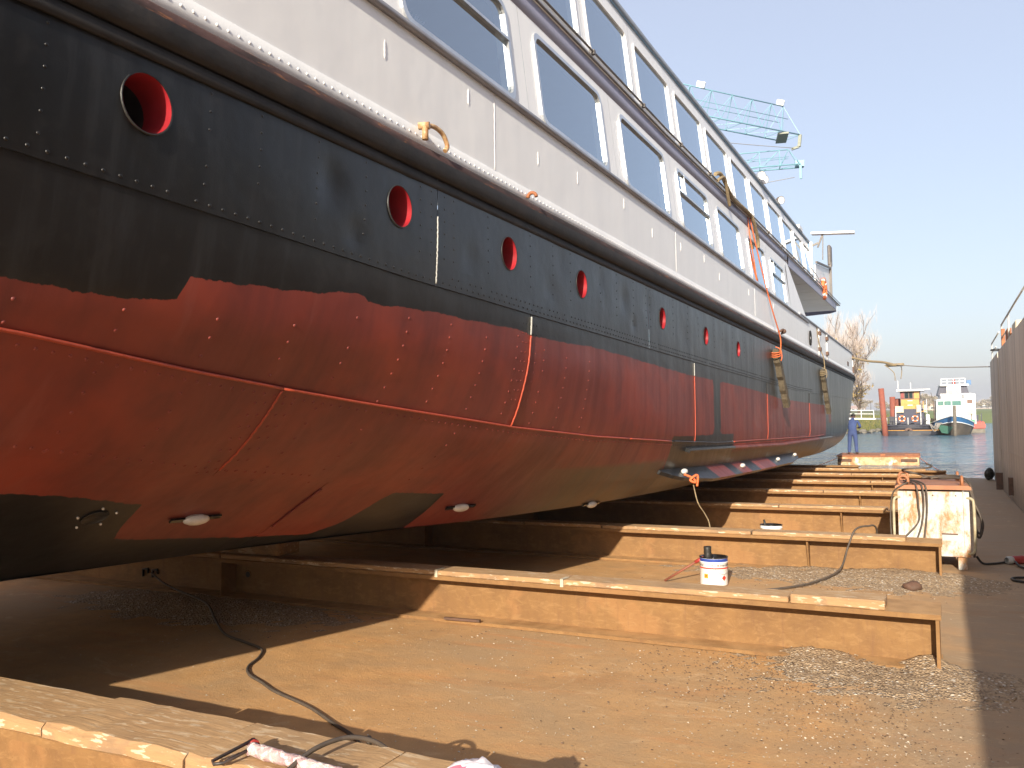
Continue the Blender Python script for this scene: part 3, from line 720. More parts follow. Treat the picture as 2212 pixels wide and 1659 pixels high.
def lower_house():
    cuts = [-8.0, 2.2]+[(LOW[i][1]+LOW[i+1][0])/2 for i in range(len(LOW)-1)]+[26.2]
    cuts = [-8.0, 2.2]+cuts[2:]
    for i, (a, b) in enumerate(zip(cuts, cuts[1:])):
        mb = MB(); g = .002
        if i == 0: wallgrid(mb, a, b-g, 5.06, 6.36, P1)
        else:
            hole = rrect(*LOW[i-1], LZ0, LZ1, .13); pane_wall(mb, a+g, b-g, 5.06, 6.36, hole, P1)
        sobj('house_side_plate', mb, 'white')
    mb = MB()  # raked end pillar
    mb.add([P1(26.2, 5.06), P1(29.75, 5.06), P1(29.5, 5.16), P1(26.45, 6.42), P1(26.2, 6.42)], [(0, 1, 2, 3, 4)])
    mb.add([P1(29.75, 5.06)-Vector((.3, 0, 0)), P1(29.5, 5.16)-Vector((.3, 0, 0)), P1(26.45, 6.42)-Vector((.3, 0, 0)), P1(29.75, 5.06), P1(29.5, 5.16), P1(26.45, 6.42)], [(0, 3, 4, 1), (1, 4, 5, 2)])
    sobj('raked_pillar', mb, 'white', fix=False)
lower_house()
for i, Y in enumerate([5.55, 6.9, 8.45, 9.6, 11.3, 12.6, 14.2, 15.8, 17.0, 19.9, 23.1]):
    mb = MB(); z0 = 4.66+.09*math.sin(i*2.1); x = hx(Y, 4.1)
    mb.tube([(x+.004, Y, z0+.02*k) for k in range(9)], [.001, .003, .005, .003, .0055, .003, .0045, .003, .001], 5); sobj('weld_scar', mb, 'white')
for Y in (7.43, 13.9, 20.6):
    mb = MB(); mb.tube([(hx(Y, 4.1)+.002, Y+.003*math.sin(k*3), 4.26+.77*k/14) for k in range(15)], .003, 5); sobj('weld_seam', mb, 'white')
def ring_frame(mb, loop, P, w, o0, o1, mi=0):
    """flat bar frame round a loop; o0,o1 = offsets out of the wall"""
    k = len(loop); cy = sum(p[0] for p in loop)/k; cz = sum(p[1] for p in loop)/k
    def sc(p, d):
        y, z = p; ay = abs(y-cy); az = abs(z-cz); return (cy+(y-cy)*(1+d/max(hy, .1)), cz+(z-cz)*(1+d/max(hz, .1)))
    hy = max(abs(p[0]-cy) for p in loop); hz = max(abs(p[1]-cz) for p in loop)
    inn = [sc(p, -w*.45) for p in loop]; out = [sc(p, w*.55) for p in loop]; X = Vector((1, 0, 0))
    vs = [P(*p)+X*o0 for p in out]+[P(*p)+X*o1 for p in out]+[P(*p)+X*o1 for p in inn]+[P(*p)+X*o0 for p in inn]
    mb.add(vs, [(u*k+i, u*k+(i+1) % k, (u+1)*k+(i+1) % k, (u+1)*k+i) for u in range(3) for i in range(k)], mi)
def window(y0, y1, z0, z1, r, P, depth, recessed, bars=(), frame='alu', fw=.05):
    loop = rrect(y0, y1, z0, z1, r); k = len(loop); X = Vector((1, 0, 0))
    mb = MB(); ring_frame(mb, loop, P, fw, -.01, .022); fr = sobj('window_frame', mb, frame)
    mb = MB(); vs = [P(*p)-X*.004 for p in loop]+[P(*p)-X*depth for p in loop]
    mb.add(vs, [(i, k+i, k+(i+1) % k, (i+1) % k) for i in range(k)], 0); sobj('reveal', mb, 'reveal', fr, fix=False)
    mb = MB(); d = depth-.01 if recessed else .012
    mb.add([P(*p)-X*d for p in loop], [tuple(range(k))]); sobj('pane', mb, 'pane', fr, fix=False)
    for (ya, za, yb, zb) in bars:
        mb = MB(); mb.bar(P(ya, za)+X*.008, P(yb, zb)+X*.008, .045, .03); sobj('glazing_bar', mb, frame, fr)
    return fr
for i, (a, b) in enumerate(LOW):
    bars = ()
    if i == 1: bars = ((a, 5.80, b, 5.80),)
    if i in (4, 7): bars = ((a, 5.80, b, 5.80), (a+.48, 5.80, a+.48, LZ1))
    window(a, b, LZ0, LZ1, .13, P1, .13, False, bars)
# upper deck edge
YU = list(np.arange(-8.4, 41.5, .8))
XU = lambda Y: xw(min(Y, 41), 6.4)
sweep('violet_deck_edge', [(.0, 6.352), (.012, 6.352), (.012, 6.615), (.0, 6.615)], [y for y in YU if y < 27]+[26.6], 'violet', [0]*4, zf=sh, xf=XU)
sweep('deck_overhang', [(-.40, 6.615), (.028, 6.60), (.032, 6.66), (-.40, 6.70)], YU, 'white', [0]*4, zf=sh, xf=XU)
mb = MB(); mb.tube([(XU(y)+.055, y, 6.695+sh(y)) for y in YU], .016, 6); sobj('gutter_rail', mb, 'darkline')
mb = MB(); mb.tube([(XU(y)+.04, y, 6.612+sh(y)) for y in YU], .014, 6); sobj('drip_edge', mb, 'darkline')
mb = MB()
for y in np.arange(1.9, 32, 2.15): mb.box(XU(y)-.0, XU(y)+.075, y-.03, y+.03, 6.66+sh(y), 6.72+sh(y))
sobj('rail_bracket', mb, 'darkline')
UP = [(1.9, 3.8), (4.0, 5.9), (6.15, 8.05), (8.33, 10.27), (10.66, 12.46), (12.85, 14.75), (15.14, 17.06), (17.44, 19.4), (19.78, 21.66), (21.96, 24.1), (24.42, 26.6), (26.85, 28.85), (29.15, 31.0), (31.3, 32.9)]
def P2(Y, z): return Vector((xw(Y, z)-.02, Y, z+sh(Y)))
UZ0, UZ1, UZT = 6.83, 7.82, 8.13
def upper_house():
    cuts = [1.7]+[(UP[i][1]+UP[i+1][0])/2 for i in range(len(UP)-1)]+[33.1]
    for i, (a, b) in enumerate(zip(cuts, cuts[1:])):
        mb = MB(); pane_wall(mb, a+.002, b-.002, 6.69, UZT, rrect(*UP[i], UZ0, UZ1, .10), P2); sobj('house_side_plate', mb, 'white')
        window(*UP[i], UZ0, UZ1, .10, P2, .11, False, (), 'white', .035)
    mb = MB(); wallgrid(mb, -8, 1.69, 6.69, UZT, P2); sobj('house_side_plate', mb, 'white')
    mb = MB(); Ys = list(np.arange(-8, 33.4, 1))+[33.35]
    vs = []; pr_ = [(.03, UZT-.01), (.045, UZT+.03), (.045, UZT+.075), (-.2, UZT+.12), (-6.4, UZT+.2), (-6.4, UZT-.0)]
    sweep('roof_edge', [(-.02, UZT-.02), (.035, UZT-.005), (.04, UZT+.075), (-.02, UZT+.09)], Ys, 'roofedge', [0]*4, zf=sh, xf=lambda Y: xw(Y, 8.1)-.02)
    mb = MB(); n = len(Ys)
    vs = [(xw(Y, 8.1)-.03, Y, UZT+.07+sh(Y)) for Y in Ys]+[(-13.2, Y, UZT+.07+sh(Y)) for Y in Ys]
    mb.add(vs, [(i, i+1, n+i+1, n+i) for i in range(n-1)]); sobj('roof', mb, 'white')
    # glazed forward end of the upper house
    e = 33.12; mb = MB(); x0 = xw(e, 7)-.03
    for x in (x0-.02, x0-1.2, x0-2.4): mb.bar((x, e+.0, 6.7+sh(e)), (x, e, UZT+sh(e)), .09)
    sobj('corner_post', mb, 'white')
    mb = MB(); mb.add([(x0, e, 6.8+sh(e)), (-13.1, e, 6.8+sh(e)), (-13.1, e, 8.0+sh(e)), (x0, e, 8.0+sh(e))], [(0, 1, 2, 3)]); sobj('front_pane', mb, 'pane', fix=False)
upper_house()
def interiors():
    for nm, z0, z1, y1 in (('lower_cabin', 4.9, 6.34, 26.0), ('upper_cabin', 6.62, 8.1, 33.0)):
        mb = MB(); n = 12; Ys = [-8+(y1+8)*i/n for i in range(n+1)]; s_ = (lambda y: sh(y)) if z0 > 6 else (lambda y: sh(y) if False else 0)
        pts = []
        for y in Ys: pts += [(-4.24, y, z0+s_(y)), (-5.3, y, z0+s_(y)), (-5.3, y, z1+s_(y)), (-4.24, y, z1+s_(y))]
        mb.add(pts, [(i*4+j, (i+1)*4+j, (i+1)*4+j+1, i*4+j+1) for i in range(n) for j in range(3)])
        mb.add([pts[j] for j in range(4)], [(0, 1, 2, 3)]); mb.add([pts[-4+j] for j in range(4)], [(3, 2, 1, 0)])
        sobj(nm, mb, 'cabin')
interiors()
# far side of both houses, so the ship is closed
mb = MB(); mb.box(-13.3, -13.2, -5, 33.0, 4.1, 8.2); sobj('port_side_wall', mb, 'white')
# upper deck forward: overhang with panelled underside
def overhang():
    poly = [(-4.06, 26.4), (-4.06, 39.6), (-4.14, 40.7), (-4.45, 41.3), (-5.4, 41.75), (-8.6, 42.3), (-11.8, 41.75), (-13.0, 40.7), (-13.1, 26.4)]
    for nm, z0, z1, m_ in (('overhang_fascia', 6.30, 6.60, 'violet'),):
        mb = MB(); k = len(poly); vs = [(x, y, z0+sh(y)) for x, y in poly]+[(x, y, z1+sh(y)) for x, y in poly]
        mb.add(vs, [(i, (i+1) % k, k+(i+1) % k, k+i) for i in range(k)], 0); mb.add(vs[k:], [tuple(range(k))], 0)
        sobj(nm, mb, m_)
    ys = [26.4, 28.6, 30.9, 33.2, 35.5, 37.8, 40.0]
    for j, (a, b) in enumerate(zip(ys, ys[1:])):
        for x0, x1 in ((-4.08, -5.3), (-5.32, -6.6), (-6.62, -8)):
            mb = MB(); z = 6.285+random.uniform(-.006, .006)
            mb.add([(x0, a+.02, z+sh(a)), (x1, a+.02, z+sh(a)), (x1, b-.02, z+sh(b)), (x0, b-.02, z+sh(b)), (x0, a+.02, z+.02+sh(a)), (x1, a+.02, z+.02+sh(a)), (x1, b-.02, z+.02+sh(b)), (x0, b-.02, z+.02+sh(b))], [(0, 1, 2, 3), (4, 5, 6, 7), (0, 1, 5, 4), (1, 2, 6, 5), (2, 3, 7, 6), (3, 0, 4, 7)])
            sobj('soffit_panel', mb, 'reveal')
    mb = MB(); mb.lathe([(.001, 6.18+sh(27)), (.10, 6.20+sh(27)), (.10, 6.28+sh(27))], 14, 0, Matrix.Translation((-4.5, 27.6, 0))); sobj('soffit_lamp', mb, 'darkline')
overhang()
def wheelhouse():
    pl = [(-4.75, 26.3), (-4.75, 31.0), (-4.95, 32.6), (-5.5, 34.2), (-6.6, 35.2), (-8.6, 35.6)]
    mb = MB(); k = len(pl)
    vs = [(x, y, 4.3) for x, y in pl]+[(x, y, 6.3+sh(y)) for x, y in pl]
    mb.add(vs, [(i, i+1, k+i+1, k+i) for i in range(k-1)]); sobj('wheelhouse_wall', mb, 'white', fix=False)
    def win(p, q_, u0, u1, z0, z1):
        p, q_ = Vector((*p, 0)), Vector((*q_, 0)); d = q_-p; nrm = Vector((d.y, -d.x, 0)).normalized()
        a, b = p+d*u0+nrm*.02, p+d*u1+nrm*.02; c = [Vector((a.x, a.y, z0)), Vector((b.x, b.y, z0)), Vector((b.x, b.y, z1)), Vector((a.x, a.y, z1))]
        mb = MB()
        for i in range(4): mb.bar(c[i], c[(i+1) % 4], .05)
        fr = sobj('wheelhouse_window', mb, 'alu'); mb = MB(); mb.add(c, [(0, 1, 2, 3)]); sobj('pane', mb, 'darkglass', fr, fix=False)
    for u0, u1 in ((.30, .55), (.60, .96)): win(pl[0], pl[1], u0, u1, 5.25, 6.15)
    win(pl[1], pl[2], .08, .92, 5.25, 6.15); win(pl[2], pl[3], .06, .94, 5.25, 6.15); win(pl[3], pl[4], .06, .94, 5.25, 6.15)
wheelhouse()
# deck fittings forward
XB = lambda Y: hx(Y, 4.1)
mb = MB()
for z in (4.38, 4.95):
    for y in (32.2, 34.35): mb.box(XB(y)+.0, XB(y)+.09, y-.13, y+.13, z-.07, z+.07, bev=.01)
g_ = sobj('gate_hinge', mb, 'darkrust')
mb = MB()
for y in (32.1, 34.45): mb.tube([(XB(y)+.02, y, 4.15), (XB(y)+.02, y, 5.12)], .022, 6)
sobj('gate_edge', mb, 'white')
mb = MB(); M = Mrot((XB(29.9)+.01, 29.9, 4.58), 0, math.pi/2, 0); mb.lathe([(.25, 0), (.25, .03), (.17, .03), (.16, .005)], 20, 0, M); mb.lathe([(.17, .004), (.001, .004)], 20, 1, M); mb.lathe([(.05, .02), (.001, .03)], 10, 2, M); sobj('side_port', mb, ['rubblack', 'black', 'white'])
mb = MB(); y = 42.6; mb.box(XB(y)-.02, XB(y)+.012, y-.3, y+.3, 4.40, 4.60); sobj('mooring_port', mb, 'darkrust')
mb = MB(); mb.box(XB(44.9)-.05, XB(44.9)+.06, 44.9, 45.15, 4.86, 5.06); mb.box(XB(44.9)-.05, XB(44.9)+.06, 44.9, 45.12, 4.2, 4.5); sobj('bow_fairlead', mb, 'darkrust')
def roofy(y): return UZT+.08+sh(y)
def flood(y, n):
    x = xw(y, 8.1)
    for i in range(n):
        yy = y+i*.42; M = align((x-.02, yy, roofy(y)+.10), (x+.30, yy-.30, roofy(y)+.04))
        mb = MB(); mb.lathe([(.001, -.04), (.07, -.03), (.11, .02), (.125, .15)], 14, 0, M); mb.lathe([(.125, .15), (.115, .155)], 14, 0, M)
        mb.bar((x-.05, yy, roofy(y)-.12), (x-.02, yy, roofy(y)+.10), .05)
        f = sobj('floodlight', mb, 'darkline' if n == 1 else 'alu'); mb = MB(); mb.lathe([(.118, .14), (.001, .145)], 14, 0, M); sobj('lens', mb, 'lampwhite', f, fix=False)
flood(23.6, 2); flood(26.7, 1)
mb = MB(); x = xw(33.3, 8); z = roofy(33)
mb.bar((x+.05, 33.5, z+.32), (x+1.55, 33.5, z+.20), .34, .07); sobj('radar_scanner', mb, 'white')
mb = MB(); mb.bar((x-.1, 33.45, z-.2), (x+.28, 33.5, z-.05), .07); mb.bar((x+.25, 33.5, z-.22), (x+.45, 33.5, z+.28), .06); mb.bar((x+.42, 33.5, z-.7), (x+.45, 33.5, z+.2), .035); mb.box(x-.1, x+.05, 33.4, 33.6, z-.5, z-.2); sobj('scanner_bracket', mb, 'darkline')
mb = MB(); mb.bar((x-.9, 31.4, z-.42), (x+.02, 33.4, z-.02), .12, .05); mb.box(x-.2, x+.03, 30.6, 31.3, z-.05, z+.08); sobj('roof_aerial', mb, 'white')
pz = 6.65+sh(38.5); mb = MB(); mb.bar((-4.1, 38.5, pz), (-4.1, 38.5, pz+1.55), .10); mb.bar((-4.1, 38.5, pz+1.30), (-4.1, 33.9, pz+.78), .07); sobj('stanchion', mb, 'darkline')
mb = MB(); mb.box(-4.20, -4.06, 38.42, 39.0, pz+1.4, pz+2.3, bev=.05); sobj('rear_view_mirror', mb, 'darkline')
mb = MB(); mb.add([(-4.14, 34, 6.7+sh(34)), (-4.14, 38.4, 6.75+sh(38)), (-4.14, 38.4, pz+1.24), (-4.14, 34, pz+.74)], [(0, 1, 2, 3)]); mb.box(-4.2, -4.15, 34, 38.4, 6.7+sh(34), pz+.7); sobj('rail_canvas', mb, 'white')
mb = MB(); mb.tube(smooth_path([(-4.08, 31.8, 7.0+sh(33)), (-4.08, 33.6, 6.98+sh(33)), (-4.08, 34.8, 6.82+sh(34)), (-4.08, 35.3, 6.66+sh(35))], 5), .025, 6); sobj('hand_rail', mb, 'white')

# bottom fittings: anodes, outlet, bilge keel, rubbing bar
def anode(y, z, L=.125, w=.055):
    p = hp(y, z, .01); n = hn(y, z); t = (hp(y+.05, z)-hp(y-.05, z)).normalized(); b = n.cross(t)
    M = Matrix((( t.x, b.x, n.x, p.x), (t.y, b.y, n.y, p.y), (t.z, b.z, n.z, p.z), (0, 0, 0, 1)))
    mb = MB(); mb.sphere((0, 0, .02), 1, 14, 8, 0, (L, w, .045)); mb.v = [tuple(M @ Vector(v)) for v in mb.v]; a = sobj('anode', mb, 'zinc')
    for s_ in (-1, 1):
        mb = MB(); mb.box(s_*(L+.11) if s_ < 0 else L*.8, -L*.8 if s_ < 0 else L+.11, -.022, .022, .0, .018, M=M); sobj('anode_strap', mb, 'blackpaint', a)
mb = MB(); Ys = list(np.arange(26, 54, .7)); n = len(Ys); mb.add([(hx(Y, 4.1)-.07, Y, 4.16) for Y in Ys]+[(2*XC-hx(Y, 4.1), Y, 4.16) for Y in Ys], [(i, i+1, n+i+1, n+i) for i in range(n-1)]); sobj('foredeck', mb, 'reveal', fix=False)
anode(5.25, .99); anode(8.72, .80); anode(11.9, .58, .13)
mb = MB(); p = hp(4.3, 1.08, .0); n = hn(4.3, 1.08); M = align(p, p+n); mb.lathe([(.10, .012), (.10, .004), (.001, .004)], 18, 0, M)
for i in range(5): a_ = 2*math.pi*i/5+.4; mb.sphere(M @ Vector((.15*math.cos(a_), .15*math.sin(a_), .012)), .011, 6, 4, 1)
sobj('sea_chest_outlet', mb, ['black', 'zinc'])
def bilge_keel():
    Ys = np.arange(13.4, 27.2, .35); mb = MB(); vs = []
    zt = lin([(13.4, .98), (16.4, .92), (20, .88), (27.1, .84)])
    wd = lin([(13.4, .05), (13.9, .24), (15.5, .36), (25, .36), (26.8, .22), (27.1, .03)])
    for Y in Ys:
        a = hp(Y, zt(Y)); d = Vector((.80, 0, -.60)); b = a+d*wd(Y); e = Vector((.02, 0, .025)); vs += [a+e, b+e, b-e, a-e]
    mb.add(vs, [(i*4+j, (i+1)*4+j, (i+1)*4+(j+1) % 4, i*4+(j+1) % 4) for i in range(len(Ys)-1) for j in range(4)])
    mb.add(vs[:4], [(0, 1, 2, 3)]); mb.add(vs[-4:], [(0, 1, 2, 3)])
    mb.attr['red'] = [(.3 if (16.2 < v[1] < 17.4 or 18.1 < v[1] < 19.3 or 20.2 < v[1] < 22.4) else -.3) for v in mb.v]; mb.attr['dirt_bounce'] = [-1]*len(mb.v)
    k = sobj('bilge_keel', mb, 'hull', fix=False)
    for y in (14.3, 18.7, 23.2, 26.4):
        mb = MB(); a = hp(y, zt(y))+Vector((.80, 0, -.60))*wd(y)*.5+Vector((.04, 0, .05)); mb.sphere(a, .072, 12, 7, 0, (.8, 1.4, .7)); sobj('anode', mb, 'zinc', k)
bilge_keel()
def rubbing_bar():
    Ys = np.arange(14.4, 35.2, .3); mb = MB(); vs = []
    for Y in Ys:
        z = 1.30-.011*(Y-14.4) if Y < 24 else 1.194+.004*(Y-24); n = hn(Y, z)
        for a, b in ((0, -.035), (.09, -.035), (.10, .0), (.09, .035), (0, .035)): vs.append(hp(Y, z)+n*a+Vector((0, 0, b)))
    mb.add(vs, [(i*5+j, (i+1)*5+j, (i+1)*5+(j+1) % 5, i*5+(j+1) % 5) for i in range(len(Ys)-1) for j in range(5)]); mb.add(vs[:5], [tuple(range(5))]); mb.add(vs[-5:], [tuple(range(5))])
    mb.attr['red'] = [(.3 if 17.9 < v[1] < 31.5 else -.3) for v in mb.v]; mb.attr['dirt_bounce'] = [-1]*len(mb.v); sobj('rubbing_bar', mb, 'hull', fix=False)
rubbing_bar()
# shackle lying on the rubbing strake, little eye further along
mb = MB(); x = XB(6.2)+.06; z0 = 4.13
mb.tube(smooth_path([(x+.02, 6.02, z0+.12), (x+.03, 6.14, z0+.15), (x+.04, 6.27, z0+.125), (x+.045, 6.34, z0+.04), (x+.04, 6.31, z0-.015)], 5), .021, 8); mb.tube([(x-.03, 6.0, z0+.12), (x+.06, 6.03, z0+.12)], .034, 8); mb.tube([(x+.025, 6.015, z0), (x+.025, 6.015, z0+.12)], .028, 8)
sobj('mooring_shackle', mb, mat('rusty_shackle', (.55, .40, .22), (.30, .13, .05), .5, scale=22))
mb = MB(); mb.tube([(XB(8.1)+.08+.05*math.cos(t), 8.12, 4.14+.05*math.sin(t)) for t in np.linspace(0, math.pi, 8)], .02, 6); sobj('eye_plate', mb, 'rust')
mb = MB(); mb.tube([(XB(23)+.1, 23.2, 4.14), (XB(23)+.18, 23.4, 4.22), (XB(23)+.1, 23.7, 4.14)], .03, 6); mb.sphere((XB(23)+.15, 23.7, 4.2), .07, 8, 5); sobj('eye_plate', mb, 'darkrust')
for z in (5.0, 4.78):
    pass
# keel blocks carry the ship on the beams
for Y in (2.77, 6.77, 10.6, 14.2, 17.5, 20.6, 23.6, 26.2):
    t = thing('keel_block', f'dark timber keel block under the ship on the beam {Y:.0f} metres along', 'keel block', (-6.54, Y, .452))
    t['label'] = 'dark timber keel block under the middle of the ship hull'; t['group'] = 'keel blocks under the ship'
    m = MB(); m.box(-.6, .6, -.16, .16, 0, .18, bev=.015); obj('lower_block', m, 'timber', t); m = MB(); m.box(-.5, .5, -.15, .15, .182, .352, bev=.015); obj('upper_block', m, 'timber', t)

# ------------------------------------------------------------------ beams
BEAMS = [(2.77, -2.03, 'nearest rusty steel beam, its split timber top with a paint roller lying on it'),
 (6.77, -.06, 'long rusty steel beam in front of the white paint tin, a loose thick plank near its end'),
 (10.62, -.06, 'rusty steel beam just behind the white paint tin, ending at the welding cabinet'),
 (14.2, -.05, 'rusty steel beam the opened half hidden paint tin stands in front of'),
 (17.5, -.05, 'rusty steel beam fifth from the camera, passing behind the welding cabinet'),
 (20.6, -.05, 'rusty steel beam sixth from the camera, third of those ending behind the cabinet lid'),
 (23.6, -.02, 'rusty steel beam next to last at the water end'),
 (26.2, .02, 'farthest rusty steel beam nearest the water, its bare end seen over the cabinet lid'),
 (28.8, -2.4, 'short low dark beam at the very edge of the dock by the water')]
for i, (Y, xe, lab) in enumerate(BEAMS):
    if i == 0: xe = .2
    b = thing('steel_beam', lab, 'steel beam', (xe, Y, -.075 if i == 0 else 0), 0, 'steel beams across the dock floor')
    L = 14.0+xe; w = .235 if i else .21
    m = MB(); m.box(-L, 0, -w, w, .365, .40); obj('top_flange', m, 'beam', b)
    m = MB(); m.box(-L, -.02, -.012, .012, .03, .365); obj('web', m, 'beam', b)
    m = MB(); m.box(-L, -.0, -w, w, .004, .03); obj('bottom_flange', m, 'beam', b)
    if i not in (0, 8):
        m = MB(); m.box(-.035, -.012, -w+.01, w-.01, .031, .364); obj('end_plate', m, 'beam', b)
    for k, x in enumerate((-1.40, -6.6, -10)):
        if i == 0: continue
        m = MB(); m.prism([(-w+.05, .364), (-.013, .364), (-.013, .031), (-w+.16, .031)] if k == 0 and i > 1 else [(-w+.02, .364), (-.013, .364), (-.013, .031), (-w+.02, .031)], x-.01, x+.01, 'x')
        if not (k == 0 and i == 1): obj('stiffener', m, 'beam', b)
    if i == 1:
        m = MB(); m.lathe([(.03, .0), (.045, .004), (.045, .0)], 16, 0, Mrot((-6.42, -.016, .22), R(90), 0, 0)); m.lathe([(.035, .003), (.001, .003)], 16, 1, Mrot((-6.42, -.013, .22), R(90), 0, 0)); obj('lightening_hole', m, ['beam', 'black'], b)
        for x in (-7.9, -7.75): m = MB(); m.tube([(x-.05, -.03, .10), (x-.05, -.03, .18), (x+.02, -.03, .19), (x+.03, -.03, .14)], .014, 6); obj('clip', m, 'black', b)
        m = MB(); m.bar((-3.9, -w-.03, .045), (-3.55, -w-.02, .05), .03, .02); obj('scrap_bar', m, 'darkrust', b)
    # timber packing in lengths
    if i == 0: cuts = [-13.9, -9.5, -7, -5.4, -3.9, -3.0, -2.2, -1.35, -.4]
    elif i == 1: cuts = [-13.9, -10, -6.6, -4.02, -2.80, -.99, -.34]
    elif i == 8: cuts = [-13.8, -8, -3.4]
    else:
        cuts = [-13.9, -9.5, -6.7]; x = -6.7
        while x < -2.2: x += random.uniform(1.0, 1.9); cuts.append(min(x, -.45 if i < 6 else -.9))
        if cuts[-1] < -1.2: cuts.append(-.35 if i == 2 else -.5)
    for a, c in zip(cuts, cuts[1:]):
        h = .062 if i == 0 else (.042 if not (i == 1 and c > -.5) else .062); h += random.uniform(-.004, .004)
        y0, y1 = -w+.0+random.uniform(0, .012), (w-.19 if i else w-.0)+random.uniform(-.01, .01)
        m = MB(); g = random.uniform(.004, .012)
        if i == 0:
            # split, uneven top
            n = 10; vs = []; 
            for k in range(n+1):
                x = a+g+(c-a-2*g)*k/n; e = random.uniform(-.012, .012); d = random.uniform(-.008, .006)
                vs += [(x, y0+e, .402), (x, y0+e*.6, .402+h-.02+d), (x, y0+.02, .402+h+d), (x, y1-.01, .402+h+d*.5), (x, y1, .402+h-.015), (x, y1, .402)]
            m.add(vs, [(k*6+j, (k+1)*6+j, (k+1)*6+(j+1) % 6, k*6+(j+1) % 6) for k in range(n) for j in range(6)]); m.add(vs[:6], [tuple(range(6))]); m.add(vs[-6:], [tuple(range(6))])
        else: m.box(a+g, c-g, y0, y1, .402, .402+h, bev=.007)
        obj('timber_packing', m, 'timber', b)
    if i == 1:
        for x in (-4.0, -2.79):
            m = MB(); m.box(x-.014, x+.014, -w-.006, -w+.02, .39, .452); m.box(x-.014, x+.014, -w-.006, -.12, .449, .455); obj('strap', m, 'tugbeige', b)

# ------------------------------------------------------------------ grit and heaps
def heap(name, x0, x1, y0, y1, hf, step=.05, matn='grit'):
    nx = int((x1-x0)/step)+1; ny = int((y1-y0)/step)+1; mb = MB(); vs = []
    for i in range(nx+1):
        for j in range(ny+1):
            x = x0+(x1-x0)*i/nx; y = y0+(y1-y0)*j/ny; e = min(i, nx-i, j, ny-j)
            vs.append((x, y, max(-.02, hf(x, y)+random.uniform(-.008, .008)+.010*math.sin(x*11+2*math.sin(y*7))*math.sin(y*13+x*3))-(0 if e else .03)))
    mb.add(vs, [(i*(ny+1)+j, (i+1)*(ny+1)+j, (i+1)*(ny+1)+j+1, i*(ny+1)+j+1) for i in range(nx) for j in range(ny)], 0, True)
    return single(name, mb, matn, None, None, kind='stuff')
def g2(x, y, cx, cy, sx, sy, h): return h*math.exp(-((x-cx)/sx)**2-((y-cy)/sy)**2)
def heap1(x, y): return g2(x, y, -.92, 6.76, .26, .30, .06)+g2(x, y, -.5, 6.55, .8, .55, .034)+g2(x, y, -.4, 6.0, .9, .5, .016)+g2(x, y, -.14, 6.76, .14, .22, .065)+g2(x, y, .25, 6.5, .6, .8, .02)-.022
heap('grit_heap', -2.0, .9, 5.5, 6.755, heap1, .04)
def heap2(x, y): return g2(x, y, -1.3, 10.5, 1.5, .65, .06)+g2(x, y, -.25, 10.5, .7, .8, .06)-.02
heap('grit_heap', -4.0, .6, 9.3, 10.60, heap2, .05)
def heap3(x, y): return g2(x, y, -6.5, 6.2, 1.6, .5, .06)-.018
heap('grit_heap', -9, -4.5, 5.4, 6.75, heap3, .07, MT['grit'])
def chips():
    for name, mt, zones in (('shell_grit', 'chip', ((650, -1.0, .35, 6.3, .22, 1), (900, -.45, .6, 5.3, .45, 0), (500, -.2, .5, 4.4, .5, 0), (1500, -2.2, 1.6, 5.0, 1.0, 0), (600, -1.2, 1.0, 9.7, .5, 2), (250, -3.6, .9, 5.9, .35, 0), (300, -4.4, .8, 5.3, .5, 0))),
                            ('dark_grit', 'darkchip', ((1400, -.8, .6, 6.1, .35, 1), (700, -.4, .6, 5.3, .5, 0), (700, -5.5, 1.1, 6.1, .4, 0), (160, -2.0, 1.6, 4.9, .9, 0), (600, -.8, 1.0, 9.9, .4, 2)))):
        mb = MB()
        for n, cx, sx, cy, sy, hz in zones:
            for _ in range(n):
                x = random.gauss(cx, sx); y = random.gauss(cy, sy)
                if y > 6.74 and y < 7.1 or x > 1.25 or y < 3.0: continue
                z = max(0, heap1(x, y)) if (y < 6.75 and x > -2) else (max(0, heap2(x, y)) if 9.3 < y < 10.6 and x > -4 else 0)
                s_ = random.uniform(.0025, .008)*(1.2 if mt == 'chip' else 1.4); a = random.uniform(0, 6.28); t = random.uniform(.1, .8)
                dx, dy = math.cos(a)*s_, math.sin(a)*s_
                mb.add([(x-dx, y-dy, z+.002), (x+dy*.6, y-dx*.6, z+.002+s_*t), (x+dx, y+dy, z+.003+s_*t*.5), (x-dy*.6, y+dx*.6, z+.003)], [(0, 1, 2), (0, 2, 3), (0, 3, 1)])
        single(name, mb, mt, None, None, kind='stuff')
chips()
m = MB(); m.tube([(.20+.15*math.cos(t)+.01*math.sin(5*t), 6.22+.19*math.sin(t), .004) for t in (2*math.pi*i/30 for i in range(30))], .012, 5, closed=True)
single('dried_ring_mark', m, 'grit', 'faint pale round ring left on the deck by a pot at the shadow edge', 'ring mark')
m = MB(); m.sphere((0, 0, .035), .075, 9, 6, 0, (1.3, 1, .7)); m.v = [(x*(1+.2*math.sin(9*y+x*30)), y, z+.012*math.sin(40*x+y*30)) for x, y, z in m.v]
single('dirt_lump', m, 'darkrust', 'brown lump of earth lying behind the end of the second beam', 'lump', (-.35, 9.72, 0))

